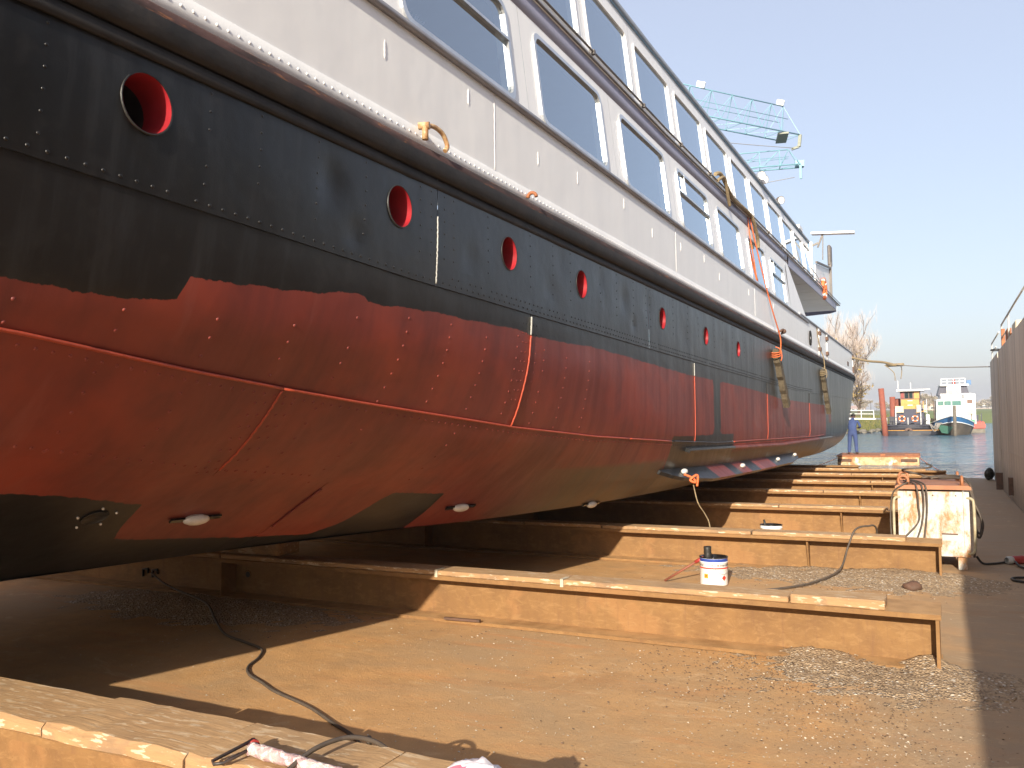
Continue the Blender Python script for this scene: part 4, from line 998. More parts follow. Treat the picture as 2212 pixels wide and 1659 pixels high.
# ------------------------------------------------------------------ things on the dock
def tin(name, label, loc, h, r, group=None):
    t = thing(name, label, 'paint tin', loc, 0, group)
    m = MB(); m.lathe([(.001, .004), (r*.97, .0), (r, .012), (r, h*.80), (r*1.0, h*.80)], 40, 0); m.lathe([(r, h*.80), (r*1.03, h*.81), (r*1.03, h*.83), (r, h*.84), (r, h*.955)], 40, 0)
    obj('can_body', m, ['canwhite'], t)
    m = MB(); m.lathe([(r, h*.955), (r*1.045, h*.965), (r*1.045, h), (r*.93, h), (r*.93, h*.80)], 40, 0); m.lathe([(r*.93, h*.80), (.001, h*.79)], 40, 0); obj('black_rim', m, 'blackpaint', t)
    return t
def band(t, name, r, z0, z1, a0, a1, mt, n=24):
    m = MB(); vs = []
    for i in range(n+1):
        a = a0+(a1-a0)*i/n
        vs += [((r+.0012)*math.cos(a), (r+.0012)*math.sin(a), z0), ((r+.0012)*math.cos(a), (r+.0012)*math.sin(a), z1)]
    m.add(vs, [(2*i, 2*i+2, 2*i+3, 2*i+1) for i in range(n)], 0, True); return obj(name, m, mt, t, fix=False)
H, RR = .30, .146
CANX, CANY = -2.26, 9.27
can = tin('paint_tin', 'white paint tin with blue and red bands holding a black paint roller', (CANX, CANY, 0), H, RR)
band(can, 'blue_band', RR, H*.845, H*.95, 0, 2*math.pi, 'canblue', 40); band(can, 'red_band', RR, H*.60, H*.645, 0, 2*math.pi, 'canred', 40)
CF = math.atan2(-CANY, -CANX)                                      # side facing the beam and the camera
def wrap_poly(t, name, polys, r, mt):
    m = MB()
    for poly in polys: m.add([((r+.0025)*math.cos(CF+u/r), (r+.0025)*math.sin(CF+u/r), z) for u, z in poly], [tuple(range(len(poly)))], 0)
    return obj(name, m, mt, t, fix=False)
def sq(u, z, s_): return [(u-s_, z-s_), (u, z-s_), (u+s_, z-s_), (u+s_, z+s_), (u, z+s_), (u-s_, z+s_)]
def cross(u, z, s_, w): return [[(u-s_-w, z-s_), (u-s_+w, z-s_), (u+s_+w, z+s_), (u+s_-w, z+s_)], [(u+s_-w, z-s_), (u+s_+w, z-s_), (u-s_+w, z+s_), (u-s_-w, z+s_)]]
wrap_poly(can, 'hazard_label', [sq(-.085, .105, .023)], RR, 'canorange'); wrap_poly(can, 'hazard_cross', cross(-.085, .107, .011, .004), RR+.0012, 'ink')
wrap_poly(can, 'diamond_label', [[(.115, .055), (.145, .085), (.115, .115), (.085, .085)]], RR, 'canred')
wrap_poly(can, 'brand_cross', cross(.045, .218, .011, .003), RR, 'canred')
def text_on_can(txt, u0, z0, size, name):
    cu = bpy.data.curves.new('lettering_curve', 'FONT'); cu.body = txt; cu.size = size
    tmp = bpy.data.objects.new('lettering_curve', cu); COL.objects.link(tmp); bpy.context.view_layer.update()
    me = bpy.data.meshes.new_from_object(tmp.evaluated_get(bpy.context.evaluated_depsgraph_get())); bpy.data.objects.remove(tmp); bpy.data.curves.remove(cu)
    for v in me.vertices:
        a = CF+(u0+v.co.x)/RR; z = z0+v.co.y; v.co = ((RR+.0028)*math.cos(a), (RR+.0028)*math.sin(a), z)
    me.materials.clear(); me.materials.append(MT['ink']); o = bpy.data.objects.new(name, me); COL.objects.link(o); o.parent = can
text_on_can('International', .065, .207, .036, 'lettering'); text_on_can('International', -.30, .207, .036, 'lettering')
text_on_can('CR', -.032, .212, .022, 'lettering')
m = MB(); pts = [((RR+.008)*math.cos(CF+a), (RR+.008)*math.sin(CF+a), .255-.13*math.sin((a+.35)/1.6*math.pi/1.35)) for a in np.linspace(-.25, 1.25, 16)]; m.tube(pts, .0022, 5); obj('wire_handle', m, 'alu', can)
# long-handled roller standing in the tin
ro = thing('paint_roller', 'black soaked paint roller on a red brown stick leaning out of the tin', 'paint roller', (CANX, CANY, 0))
m = MB(); m.tube(smooth_path([(-.045, -.06, .25), (-.046, -.062, .33), (-.048, -.064, .405)], 6), .041, 14); m.v = [(x+random.uniform(-.003, .003), y+random.uniform(-.003, .003), z+random.uniform(-.003, .004)) for x, y, z in m.v]; obj('roller_sleeve', m, 'black', ro)
m = MB(); m.tube([(-.10, -.03, .285), (-.52, -.09, .015)], .012, 8); obj('stick', m, 'stick', ro)
m = MB(); m.tube([(-.10, -.03, .285), (-.19, -.043, .227)], .019, 8); obj('grip', m, 'plugred', ro)
m = MB(); m.tube([(-.10, -.03, .285), (-.06, -.04, .29), (-.046, -.06, .27)], .006, 6); obj('roller_frame', m, 'steelrod', ro)
can2 = tin('paint_tin', 'white tin of black paint with a brush in it, half hidden by a beam', (-2.24, 12.6, .055), .235, .15)
br = thing('paint_brush', 'dark brush handle standing in the farther half hidden paint tin', 'brush', (-2.24, 12.6, .055))
m = MB(); m.tube([(-.07, -.02, .17), (-.095, -.02, .30)], [.02, .014], 8); obj('handle', m, 'black', br); m = MB(); m.box(-.10, -.04, -.03, .0, .15, .2); obj('ferrule', m, 'steelrod', br)
m = MB(); m.box(-.09, .09, -.03, .03, 0, .012, bev=.003); single('white_scraper', m, 'canwhite', 'small white strip lying on the deck behind the farther tin', 'strip', (-2.35, 13.4, .0), .2)
m = MB(); m.lathe([(.001, .008), (.10, .010), (.11, .018), (.125, .016), (.125, .0)], 24); single('tin_lid', m, 'alu', 'shiny round tin lid lying on the deck behind the long beam', 'lid', (-3.74, 9.0, .0), 0)

# welding cabinet
cb = thing('welding_cabinet', 'rust streaked pale welding cabinet with orange lid and lifting eyes by the wall', 'welding machine', (-.145, 11.22, 0), R(2))
m = MB(); m.box(-.315, .315, 0, 1.12, .15, .90, bev=.006)
obj('cabinet_body', m, 'cab', cb)
for s_ in (-1, 1):
    m = MB(); m.box(s_*.345-.03, s_*.345+.03, -.012, .03, .15, .90); obj('corner_post', m, 'cab', cb)
    m = MB(); m.box(s_*.345-.028, s_*.345+.028, 1.06, 1.12, .15, .90); obj('corner_post', m, 'cab', cb)
m = MB(); m.prism([(-.40, .925), (.40, .925), (.40, .955), (.37, .975), (-.37, .975), (-.40, .955)], -.05, 1.16, 'y'); obj('lid', m, 'lid', cb)
m = MB(); m.box(-.26, .30, -.006, -.001, .20, .87); obj('front_panel', m, 'cab', cb)
m = MB(); m.box(.075, .245, -.014, -.007, .42, .62); obj('hinged_flap', m, 'cab', cb)
m = MB(); m.box(.085, .245, -.011, -.0065, .335, .41); obj('slot', m, 'grey', cb); m = MB(); m.box(.08, .25, -.016, -.0065, .405, .418); obj('slot_hood', m, 'darkrust', cb)
for s_ in (-1, 1):
    m = MB(); x = s_*.40; m.tube(smooth_path([(s_*.35, .0, .83), (x, -.02, .82), (x+s_*.02, -.03, .74), (x+s_*.02, -.03, .30), (x, -.02, .21), (s_*.35, .0, .19)], 5), .016, 8); obj('side_handle', m, mat('worn_handle', (.45, .42, .30), (.30, .24, .14), .4, scale=12) if s_ < 0 else bpy.data.materials['worn_handle'], cb)
    for y in (.05, 1.0):
        m = MB(); m.tube([(s_*.31, y+.0+.055*math.cos(t), 1.02+.055*math.sin(t)) if s_ > 0 else (s_*.31+.055*math.cos(t), y, 1.02+.055*math.sin(t)) for t in (2*math.pi*i/14 for i in range(14))], .017, 7, closed=True); m.tube([(s_*.31, y, .955), (s_*.31, y, .985)], .03, 8); obj('lifting_eye', m, 'lid', cb)
for x, y in ((-.29, .08), (.29, .08), (-.29, 1.04), (.29, 1.04)):
    m = MB(); m.box(x-.045, x+.045, y-.05, y+.05, 0, .149); obj('foot', m, 'cab', cb)
m = MB()
for x in (-.24, 0, .24): m.sphere((x, -.008, .855), .009, 6, 4)
obj('screw', m, 'darkrust', cb)
# cables thrown over it
def cable_on_cab(name, label, paths, r, grp=None):
    m = MB()
    for p in paths: m.tube(smooth_path(p, 7), r, 7)
    return single(name, m, 'cable', label, 'cable', (-.145, 11.22, 0), R(2), grp)
cable_on_cab('welding_cable', 'bundle of brown welding cables draped over the front left of the cabinet lid', [
 [(-.30, .5, .99), (-.22, .1, .995), (-.17, -.08, .95), (-.155, -.07, .75), (-.16, -.06, .55), (-.33, -.08, .34), (-.44, -.12, .12), (-.52, -.2, .02)],
 [(-.28, .55, 1.0), (-.17, .08, 1.0), (-.11, -.08, .95), (-.10, -.06, .72), (-.13, -.06, .5), (-.20, -.07, .3), (-.30, -.09, .06)],
 [(-.26, .5, 1.01), (-.12, .06, 1.0), (-.07, -.08, .94), (-.065, -.06, .7), (-.09, -.05, .45), (-.13, -.06, .2), (-.18, -.09, .03)],
 [(-.31, .45, 1.0), (-.26, .02, 1.0), (-.33, -.07, .97), (-.43, -.02, .86), (-.46, .0, .55), (-.45, -.02, .2), (-.46, -.1, .03)]], .0095)
cable_on_cab('coiled_cable', 'dark cable coil lying on the rear of the cabinet lid', [
 [(-.15+.17*math.cos(t)*(1+.05*math.sin(3*t)), .95+.13*math.sin(t), .99+.014*i+.035*math.sin(t*.5)**2) for i, t in enumerate(np.linspace(0, 16, 30)*1.0)][:14]], .012)
cable_on_cab('hanging_cable', 'loops of black cable hanging down the right side of the cabinet', [
 [(-.1, 1.05, 1.0), (.15, 1.0, 1.03), (.34, .8, 1.03), (.43, .55, .93), (.44, .5, .7), (.45, .45, .4), (.44, .42, .16)],
 [(0, .98, 1.0), (.2, .92, 1.02), (.36, .7, 1.0), (.44, .5, .85), (.46, .42, .6), (.45, .38, .3), (.43, .4, .1)],
 [(.1, .9, 1.0), (.36, .62, 1.0), (.45, .45, .75), (.52, .42, .55), (.50, .40, .38), (.44, .40, .5), (.44, .42, .75)],
 [(.44, .5, .7), (.54, .5, .5), (.50, .5, .32), (.45, .5, .42)]], .013)
# floor leads
def lead(name, label, pts, r, mt='cable', cat='cable', k=8):
    m = MB(); m.tube(smooth_path(pts, k), r, 7); return single(name, m, mt, label, cat)
lead('hose', 'thin dark hose snaking across the rusty deck towards the nearest beam', [(-7.6, 6.5, .20), (-7.35, 6.45, .12), (-7.1, 6.4, .075), (-6.37, 6.08, .065), (-5.85, 5.7, .022), (-5.41, 5.38, .012), (-5.05, 5.24, .012), (-4.78, 5.13, .012), (-4.62, 4.93, .012), (-4.52, 4.72, .012), (-4.37, 4.57, .012), (-4.15, 4.46, .012), (-3.92, 4.34, .012), (-3.54, 4.2, .012), (-3.2, 4.02, .012), (-2.91, 3.86, .012), (-2.55, 3.5, .015), (-2.3, 3.25, .02), (-2.28, 3.12, .14), (-2.2, 3.0, .41)], .0105)
lead('welding_lead', 'brown cable rising over the second beam from the deck beside the tin', [(-1.75, 9.05, .012), (-1.54, 9.21, .02), (-1.3, 9.6, .03), (-1.08, 10.1, .10), (-1.0, 10.32, .34), (-.93, 10.42, .51), (-.82, 10.6, .535), (-.74, 10.85, .48), (-.76, 11.1, .1), (-.8, 11.5, .02)], .011)
lead('wire_arch', 'stiff brown wire bowed over the nearest beam beside the pale roller', [(-2.24, 2.46, .40), (-2.26, 2.58, .42), (-2.25, 2.70, .45), (-2.22, 2.83, .455), (-2.17, 2.91, .44), (-2.11, 2.98, .39), (-2.06, 3.05, .28)], .010, 'cable', 'wire')
lead('floor_cable', 'black cable running from the cabinet to the red plug at the wall', [(.30, 11.7, .1), (.36, 11.75, .02), (.48, 11.8, .016), (.62, 12.0, .016), (.72, 12.2, .03), (.68, 12.05, .05)], .014, 'black')
lead('cable_loop', 'black cable loop on the shaded deck at the right edge', [(.95, 10.3, .016), (.72, 10.55, .016), (.63, 10.62, .016), (.60, 10.75, .016), (.70, 10.85, .016), (.98, 10.9, .016)], .014, 'black')
lead('plug_cable', 'black cable trailing from the red plug towards the wall foot', [(.70, 11.8, .05), (.74, 11.65, .02), (.85, 11.5, .016), (1.1, 11.45, .016)], .014, 'black')
pg = thing('red_plug', 'red industrial plug lying on the shaded deck at the right edge', 'plug', (.64, 11.9, .05), R(-52))
m = MB(); m.lathe([(.035, -.03), (.047, -.02), (.047, .03), (.04, .05)], 16, 0, Mrot((0, 0, 0), R(-90), 0, 0)); obj('sleeve_ring', m, 'grey', pg)
m = MB(); m.lathe([(.04, .05), (.05, .07), (.048, .15), (.052, .155), (.05, .2), (.03, .26), (.018, .30)], 16, 0, Mrot((0, 0, 0), R(-90), 0, 0)); obj('plug_body', m, 'plugred', pg)

# on the nearest beam: roller with bent wire frame, white bag
rl = thing('long_paint_roller', 'pale fluffy paint roller with bent wire frame lying on the nearest beam', 'paint roller', (0, 0, .395))
m = MB(); m.tube(smooth_path([(-2.53, 2.66, .03), (-2.38, 2.645, .028), (-2.22, 2.63, .026), (-2.05, 2.61, .026)], 8), [.026]*10+[.024]*15, 12); m.v = [(x+random.uniform(-.004, .004), y+random.uniform(-.004, .004), z+random.uniform(-.004, .004)) for x, y, z in m.v]; obj('roller_sleeve', m, 'fleece', rl)
m = MB(); m.tube([(-2.55, 2.70, .052), (-2.61, 2.53, .012), (-2.585, 2.515, .010), (-2.555, 2.535, .012), (-2.53, 2.645, .03)], .007, 6); obj('roller_frame', m, 'steelrod', rl)
m = MB(); m.tube([(-2.565, 2.70, .033), (-2.535, 2.685, .033)], .022, 8); obj('red_end_cap', m, 'plugred', rl)
bgm = MB(); n = 22
for i in range(9):
    for j in range(n):
        t = math.pi*.5*i/8; a = 2*math.pi*j/n; rr_ = math.cos(t)*(.13+.014*math.sin(5*a+i)+.008*math.sin(9*a)); bgm.v.append((rr_*math.cos(a)+.02*math.sin(t), rr_*.8*math.sin(a), .095*math.sin(t)+.010*math.cos(t)*math.sin(4*a+1.3*i)+(.02 if (i == 6 and j in (3, 4)) else 0)))
for i in range(8):
    for j in range(n): bgm.f.append([i*n+j, i*n+(j+1) % n, (i+1)*n+(j+1) % n, (i+1)*n+j]); bgm.mi.append(1 if (i in (4, 5) and 12 < j < 16) else 0); bgm.sm.append(True)
single('crumpled_bag', bgm, ['bag', 'bagpink'], 'crumpled white bag with pink print on the nearest beam at the bottom edge', 'bag', (-1.58, 2.76, .40))

# ------------------------------------------------------------------ ropes, fenders and lines on the ship
def qs(*pts): return [q(*p) for p in pts]
x0 = -4.03
lead('orange_rope', 'orange rope hanging down the ship side from the upper rail to a wooden fender', qs((-4.02, 20.9, 6.72), (-4.0, 21.0, 6.5), (-3.90, 21.5, 5.6), (-3.80, 22.2, 4.7), (-3.74, 22.85, 4.12), (-3.72, 23.0, 3.85), (-3.75, 23.0, 3.5)), .013, 'orange', 'rope', 6)
lead('orange_tail', 'second thinner orange rope strand hanging beside the first in front of a window', qs((-4.04, 20.75, 6.70), (-4.02, 20.8, 6.3), (-3.97, 20.95, 5.75), (-3.93, 21.1, 5.2)), .010, 'orange', 'rope', 6)
m = MB(); m.tube(smooth_path(qs((-4.02, 17.4, 6.86), (-3.98, 17.7, 6.93), (-3.97, 18.2, 6.80), (-3.98, 18.9, 6.68), (-3.98, 19.8, 6.72), (-3.98, 20.7, 6.74), (-3.95, 21.0, 6.62), (-3.96, 21.5, 6.3), (-3.97, 21.6, 6.1)), 8), .032, 8)
m.tube(smooth_path(qs((-4.0, 17.5, 6.75), (-3.95, 17.9, 6.9), (-3.97, 18.3, 6.60), (-3.98, 18.5, 6.45)), 8), .028, 8)
single('rope_bundle', m, 'rope', 'tan mooring rope lashed along the upper deck rail of the ship', 'rope')
def fender(label, top, bot, w, knotm):
    t = thing('wooden_fender', label, 'fender', top); d = Vector(bot)-Vector(top); L = d.length
    M = Matrix(Matrix.Translation((0, 0, 0)) @ d.to_track_quat('-Z', 'X').to_matrix().to_4x4())
    m = MB(); n = 12; vs = []
    for i in range(n+1):
        z = -L*i/n; k = w*(1+.10*math.sin(i*1.7)+(.35 if i > n-3 else 0)*0); j = .02*math.sin(i*2.3)
        vs += [(-k+j, -w*.8, z), (k+j, -w*.8, z), (k+j, w*.8, z), (-k+j, w*.8, z)]
    m.add([M @ Vector(v) for v in vs], [(i*4+j, i*4+(j+1) % 4, (i+1)*4+(j+1) % 4, (i+1)*4+j) for i in range(n) for j in range(4)]+[(0, 1, 2, 3), (n*4, n*4+1, n*4+2, n*4+3)]); obj('timber', m, 'wood', t)
    m = MB(); 
    for a in range(3): m.tube([(w*1.25*math.cos(u), w*1.2*math.sin(u), -.04*a-.02+.03*math.sin(u)) for u in (2*math.pi*i/12 for i in range(12))], .010, 6, closed=True)
    m.tube(smooth_path([(0, 0, .08), (w*1.3, 0, .02), (w*1.6, .02, -.12), (w*1.3, .02, -.2)], 4), .011, 6); obj('lashing', m, knotm, t)
fender('long wooden fender board hanging on the orange rope against the hull', q(-3.80, 22.65, 3.60), q(-3.72, 23.7, 2.20), .072, 'orange')
fender('wooden fender board hanging nearest the far end of the hull', q(-3.82, 32.3, 3.62), q(-3.76, 33.4, 2.12), .072, 'rope')
lead('fender_line', 'thin tan rope from the bulwark gate down to the far fender board', qs((-3.9, 31.6, 5.2), (-3.84, 32.1, 4.4), (-3.76, 32.3, 4.08), (-3.74, 32.4, 3.62)), .014, 'rope', 'rope', 5)
lead('bilge_rope', 'thin brown rope lashed in orange to the bilge keel hanging down behind the second beam', [q(-3.74, 14.0, .86), (-2.80, 10.72, .75), (-2.74, 10.85, .58), (-2.70, 10.92, .42), (-2.69, 10.95, .02)], .008, 'rope', 'rope', 6)
m = MB(); c = Vector(q(-3.72, 13.95, .84)); m.tube(smooth_path([c+Vector(p) for p in ((-.1, -.02, .05), (0, .03, .0), (.04, 0, -.05), (-.02, -.03, -.02), (.06, .02, .04), (.05, .03, -.10))], 5), .016, 6); single('orange_lashing', m, 'orange', 'orange cord knotted round the near end of the bilge keel', 'cord')
A = Vector(q(-3.99, 45.0, 4.98)); Bm = Vector((1.30, 29.2, 3.36)); mid = A.lerp(Bm, .36)+Vector((0, 0, -.16))
lead('mooring_sleeve', 'thick brown sleeved mooring rope from the far bulwark over the water', [A, A.lerp(mid, .4)+Vector((0, 0, -.03)), A.lerp(mid, .75)+Vector((0, 0, .02)), mid], .042, 'rope', 'rope', 6)
lead('mooring_line', 'thin mooring line from the sleeve to the top corner of the dock wall', [mid, mid.lerp(Bm, .5)+Vector((0, 0, -.05)), Bm], .016, 'ropegrey', 'rope', 6)
m = MB(); m.tube(smooth_path([mid+Vector(p) for p in ((-.3, 0, 0), (-.15, 0, -.12), (0, 0, -.3), (.02, 0, -.55))], 4), .014, 5); m.tube(smooth_path([mid+Vector(p) for p in ((.2, 0, 0), (.24, 0, -.2), (.2, 0, -.5))], 4), .014, 5); m.tube([mid+Vector((-.25, .2, .0)), mid+Vector((.3, -.2, -.02))], .055, 8)
single('sleeve_lashing', m, 'rope', 'frayed lashing hanging where the sleeve meets the thin mooring line', 'rope')
lr = thing('life_ring', 'orange and white life ring on the forward rail of the ship', 'life ring', q(-4.05, 35.6, 7.05))
m = MB(); 
for k in range(8): m.tube([(0, .28*math.cos(t), .28*math.sin(t)) for t in np.linspace(k*math.pi/4, (k+1)*math.pi/4, 6)], .06, 8, mi=0)
obj('ring_body', m, 'ring', lr)
for k in range(4):
    m = MB(); m.tube([(0, .28*math.cos(t), .28*math.sin(t)) for t in np.linspace(k*math.pi/2+.6, k*math.pi/2+.85, 4)], .064, 8); obj('white_band', m, 'canwhite', lr)
# plants on the window ledges inside
def vase(label, loc, col):
    t = thing('flower_vase', label, 'flower vase', loc); m = MB(); m.lathe([(.001, 0), (.05, 0), (.035, .05), (.055, .14), (.045, .15)], 14); obj('vase', m, col, t)
    m = MB()
    for i in range(26):
        a = random.uniform(0, 6.28); e = random.uniform(.25, 1.5); L = random.uniform(.10, .17); d = Vector((math.cos(a)*math.cos(e)*.5, math.cos(a+1)*math.cos(e), math.sin(e))); p = Vector((0, 0, .14)); m.tube([p, p+d*L], [.003, .007], 5)
    obj('dried_flower', m, 'lampwhite', t)
vase('blue vase with a pale dried flower inside the large divided window', q(-4.22, 6.45, 5.15), MT['canblue'] if False else mat('pale_blue_vase', (.25, .45, .65)))
vase('small glass vase with feathery white flowers inside the third ship window', q(-4.22, 12.05, 5.15), bpy.data.materials['pale_blue_vase'])

# ------------------------------------------------------------------ far bank and background (level coordinates, water at z = 0)
def land():
    def bank(name, shore, mt, depth=14, top=1.45, far=900):
        mb = MB(); n = len(shore); rows = []
        for d, z in ((0, -.25), (1.2, .12), (4, .62), (8, 1.15), (depth, top), (far, top+.3)):
            rows.append([(x, y+d+(1.0*math.sin(x*1.7) if 0 < d < 20 else 0), z+(.08*math.sin(x*2.3+d) if 0 < d < 20 else 0)) for x, y in shore])
        mb.add([p for r in rows for p in r], [(i*n+j, i*n+j+1, (i+1)*n+j+1, (i+1)*n+j) for i in range(len(rows)-1) for j in range(n-1)], 0, True)
        return single(name, mb, mt, None, None, dock=False, kind='structure')
    sh1 = [(-260+8*i, 84+1.2*math.sin(i*1.1)) for i in range(31)]+[(-11, 85), (-9, 85.5), (-7.6, 87), (-6.6, 90), (-6.0, 96), (-5.6, 104), (-4.5, 125)]
    bank('grass_bank', sh1, 'grass')
    sh2 = [(-4.6, 140), (0, 142), (5, 143), (20, 142), (60, 135), (140, 120), (300, 100)]
    bank('far_meadow', sh2, 'meadow', 10, 1.45, 2350)
    mb = MB(); mb.add([(-2000, 110, 1.46), (-5, 118, 1.46), (-5, 2500, 1.9), (-2000, 2500, 1.9)], [(0, 1, 2, 3)]); single('left_meadow', mb, 'meadow', None, None, dock=False, kind='structure')
    mb = MB()
    for i in range(420):
        x = random.uniform(-30, -5.8); y = 84.6 if x < -11 else np.interp(x, [-11, -9, -7.6, -6.6, -6, -5.6], [85, 85.5, 87, 90, 96, 104]); mb.sphere((x, y+random.uniform(-.2, .9), random.uniform(-.05, .2)), random.uniform(.12, .34), 6, 4, 0, (1.2, 1, .7))
    single('bank_stones', mb, 'stone', None, None, dock=False, kind='stuff')
    mb = MB()
    for i in range(5200):
        x = random.uniform(-30, -5.9); y0 = 84.6 if x < -11 else np.interp(x, [-11, -9, -7.6, -6.6, -6, -5.6], [85, 85.5, 87, 90, 96, 104]); d = random.uniform(.9, 14); z = np.interp(d, [0, 1.2, 4, 8, 14], [-.25, .12, .62, 1.15, 1.45]); h = random.uniform(.12, .42); a = random.uniform(-.5, .5)
        mb.add([(x-.05, y0+d, z-.05), (x+.05, y0+d, z-.05), (x+a*h, y0+d-.1, z+h)], [(0, 1, 2)])
    single('bank_reeds', mb, 'grass', None, None, dock=False, kind='stuff')
land()
def tree(name, label, loc, h, rx, leaf, seed=1, spread=1.0, ls=.14, group=None, shape=1.0, trunk=.10):
    """branches grown first, then fitted to height h and half width rx; leaves or twigs hang about the outer branches"""
    rnd = random.Random(seed); t = thing(name, label, 'tree', loc, 0, group, dock=False); segs = []; tips = []
    def grow(p, d, L, r, lev):
        q_ = p+d*L; k = p.lerp(q_, .5)+Vector((rnd.uniform(-.06, .06)*L, rnd.uniform(-.06, .06)*L, 0)); segs.append((p, k, q_, r)); tips.append((k, lev)); tips.append((q_, lev))
        if lev >= 4: return
        for _ in range(rnd.choice((2, 3, 3)) if lev else 7):
            a = rnd.uniform(0, 6.28); e = Vector((math.cos(a), math.sin(a), 0)); f = rnd.uniform(.25, .9)*spread
            nd = (d+e*f+Vector((0, 0, .28*shape))).normalized(); st = p.lerp(q_, rnd.uniform(.12 if lev == 0 else .3, 1)); grow(st, nd, L*rnd.uniform(.5, .75), r*.5, lev+1)
    grow(Vector((0, 0, 0)), Vector((rnd.uniform(-.05, .05), 0, 1)), 5, 1, 0)
    zm = max(p.z for p, _ in tips); rm = sorted(math.hypot(p.x, p.y) for p, _ in tips)[int(len(tips)*.93)]
    F = lambda p: Vector((p.x*rx/rm, p.y*rx/rm, p.z*h/zm)); m = MB()
    for a, k, b, r in segs: m.tube([F(a), F(k), F(b)], [h*trunk*.12*r+.012, h*trunk*.10*r+.011, h*trunk*.07*r+.01], 5, caps=False)
    obj('trunk', m, 'bark', t); tp = [F(p) for p, l in tips if l >= 2]
    for lf, nn in leaf:
        mc_ = MB()
        for i in range(nn):
            c = rnd.choice(tp)
            if lf == 'leafyellow' and rnd.random() < c.z/h*1.35: continue
            p = c+Vector((rnd.gauss(0, .10*rx), rnd.gauss(0, .10*rx), rnd.gauss(0, .03*h)))
            if p.z < .05*h: continue
            a = rnd.uniform(0, 6.28); e = rnd.uniform(-1, 1); s_ = ls*rnd.uniform(.6, 1.4)
            u = Vector((math.cos(a)*s_, math.sin(a)*s_, e*s_)); v = Vector((-math.sin(a)*s_*.5, math.cos(a)*s_*.5, s_*.4))
            if lf == 'twig': v *= .10; u = Vector((u.x*1.1, u.y*1.1, abs(u.z)*2.2+s_*1.4))
            mc_.add([p-u, p+v, p+u, p-v], [(0, 1, 2, 3)])
        obj('crown', mc_, lf, t, fix=False)
    return t
tree('poplar_tree', 'tallest thin autumn poplar behind the ship bow, nearly bare and pinkish', (-12.3, 114, 1.4), 13.2, 2.3, (('twig', 4600), ('leafyellow', 900)), 3, .40, .17, shape=1.9)
tree('poplar_tree', 'bare feathery poplar on the bank just right of the ship bow', (-9.1, 110, 1.4), 12.2, 2.3, (('twig', 4200), ('leafyellow', 1500)), 8, .42, .17, shape=1.8)
tree('poplar_tree', 'low yellow leaved tree on the bank at the foot of the bare poplars', (-8.9, 107, 1.3), 5.4, 2.2, (('twig', 1500), ('leafyellow', 4200)), 12, .8, .13, shape=.8)
FT = [(-6.4, 420, 7.2, 4.0, 'bare brown round tree far beyond between the two moored vessels'), (-34, 440, 5.6, 3.6, 'pale olive clump of trees beyond the jetty, nearest the pink house'), (-27, 470, 4.6, 4.6, 'low olive trees beyond the jetty beside the poles'), (14, 520, 5.5, 5, 'far tree behind the white vessel'), (23, 560, 7, 5, 'far hazy tree at the dock wall edge'), (-52, 480, 5.5, 5, 'distant tree behind the ship bow, left of the pink house'), (-19, 520, 5.2, 5, 'small far tree right behind the rusty piles'), (-12, 620, 5.2, 6, 'far low tree behind the left tug'), (4, 600, 5.0, 6, 'far low tree behind the barn')]
for i, (x, y, h, w, lab) in enumerate(FT):
    tree('distant_tree', lab, (x, y, 1.5), h, w, (('leafolive', 1000), ('twig', 1200)), 30+i, .95, .42, 'trees beyond the meadow', .6, .06)
def house(label, loc, w, d, h, rh, wallm, roofm, rz=0, gable=False, wins=2):
    t = thing('far_house', label, 'house', loc, rz, 'houses beyond the meadow', dock=False)
    m = MB()
    if gable: m.prism([(-w/2, -.5), (w/2, -.5), (w/2, h), (0, h+rh), (-w/2, h)], 0, d, 'y')
    else: m.prism([(0, -.5), (d, -.5), (d, h), (d/2, h+rh), (0, h)], -w/2, w/2, 'x')
    obj('wall', m, wallm, t); m = MB(); e = .5
    if gable:
        for s_ in (-1, 1): m.add([(0, -e, h+rh+.1), (s_*(w/2+e), -e, h-.3), (s_*(w/2+e), d+e, h-.3), (0, d+e, h+rh+.1), (0, -e, h+rh+.4), (s_*(w/2+e), -e, h+.0), (s_*(w/2+e), d+e, h+.0), (0, d+e, h+rh+.4)], [(0, 1, 2, 3), (4, 5, 6, 7), (0, 1, 5, 4), (1, 2, 6, 5), (2, 3, 7, 6)])
    else:
        for y0, y1 in ((-e, d/2), (d+e, d/2)): m.add([(-w/2-e, y0, h-.25), (w/2+e, y0, h-.25), (w/2+e, y1, h+rh+.12), (-w/2-e, y1, h+rh+.12), (-w/2-e, y0, h), (w/2+e, y0, h), (w/2+e, y1, h+rh+.4), (-w/2-e, y1, h+rh+.4)], [(0, 1, 2, 3), (4, 5, 6, 7), (0, 1, 5, 4), (1, 2, 6, 5), (3, 0, 4, 7)])
    obj('roof', m, roofm, t); m = MB(); m.box(-w*.3-.4, -w*.3+.4, d/2-.4, d/2+.4, h+rh*.5, h+rh+1.0); obj('chimney', m, 'brick', t)
    for i in range(wins):
        x = -w/2+w*(i+.5)/wins; m = MB(); m.box(x-w*.14, x+w*.14, -.06, -.005, h*.25, h*.8); f = obj('window', m, 'boatwhite', t); m = MB(); m.box(x-w*.11, x+w*.11, -.09, -.065, h*.32, h*.75); obj('pane', m, 'darkglass', f)
house('low pink house with white garage doors left of the moored vessels', (-79.4, 960, 1.6), 13.6, 9, 2.8, 2.1, 'brick', 'roof', 0, False, 3)
house('pale house with low roof between the left tug and the white vessel', (-10.8, 860, 1.6), 9, 9, 2.6, 1.9, 'brick', 'roof', 0, False, 2)
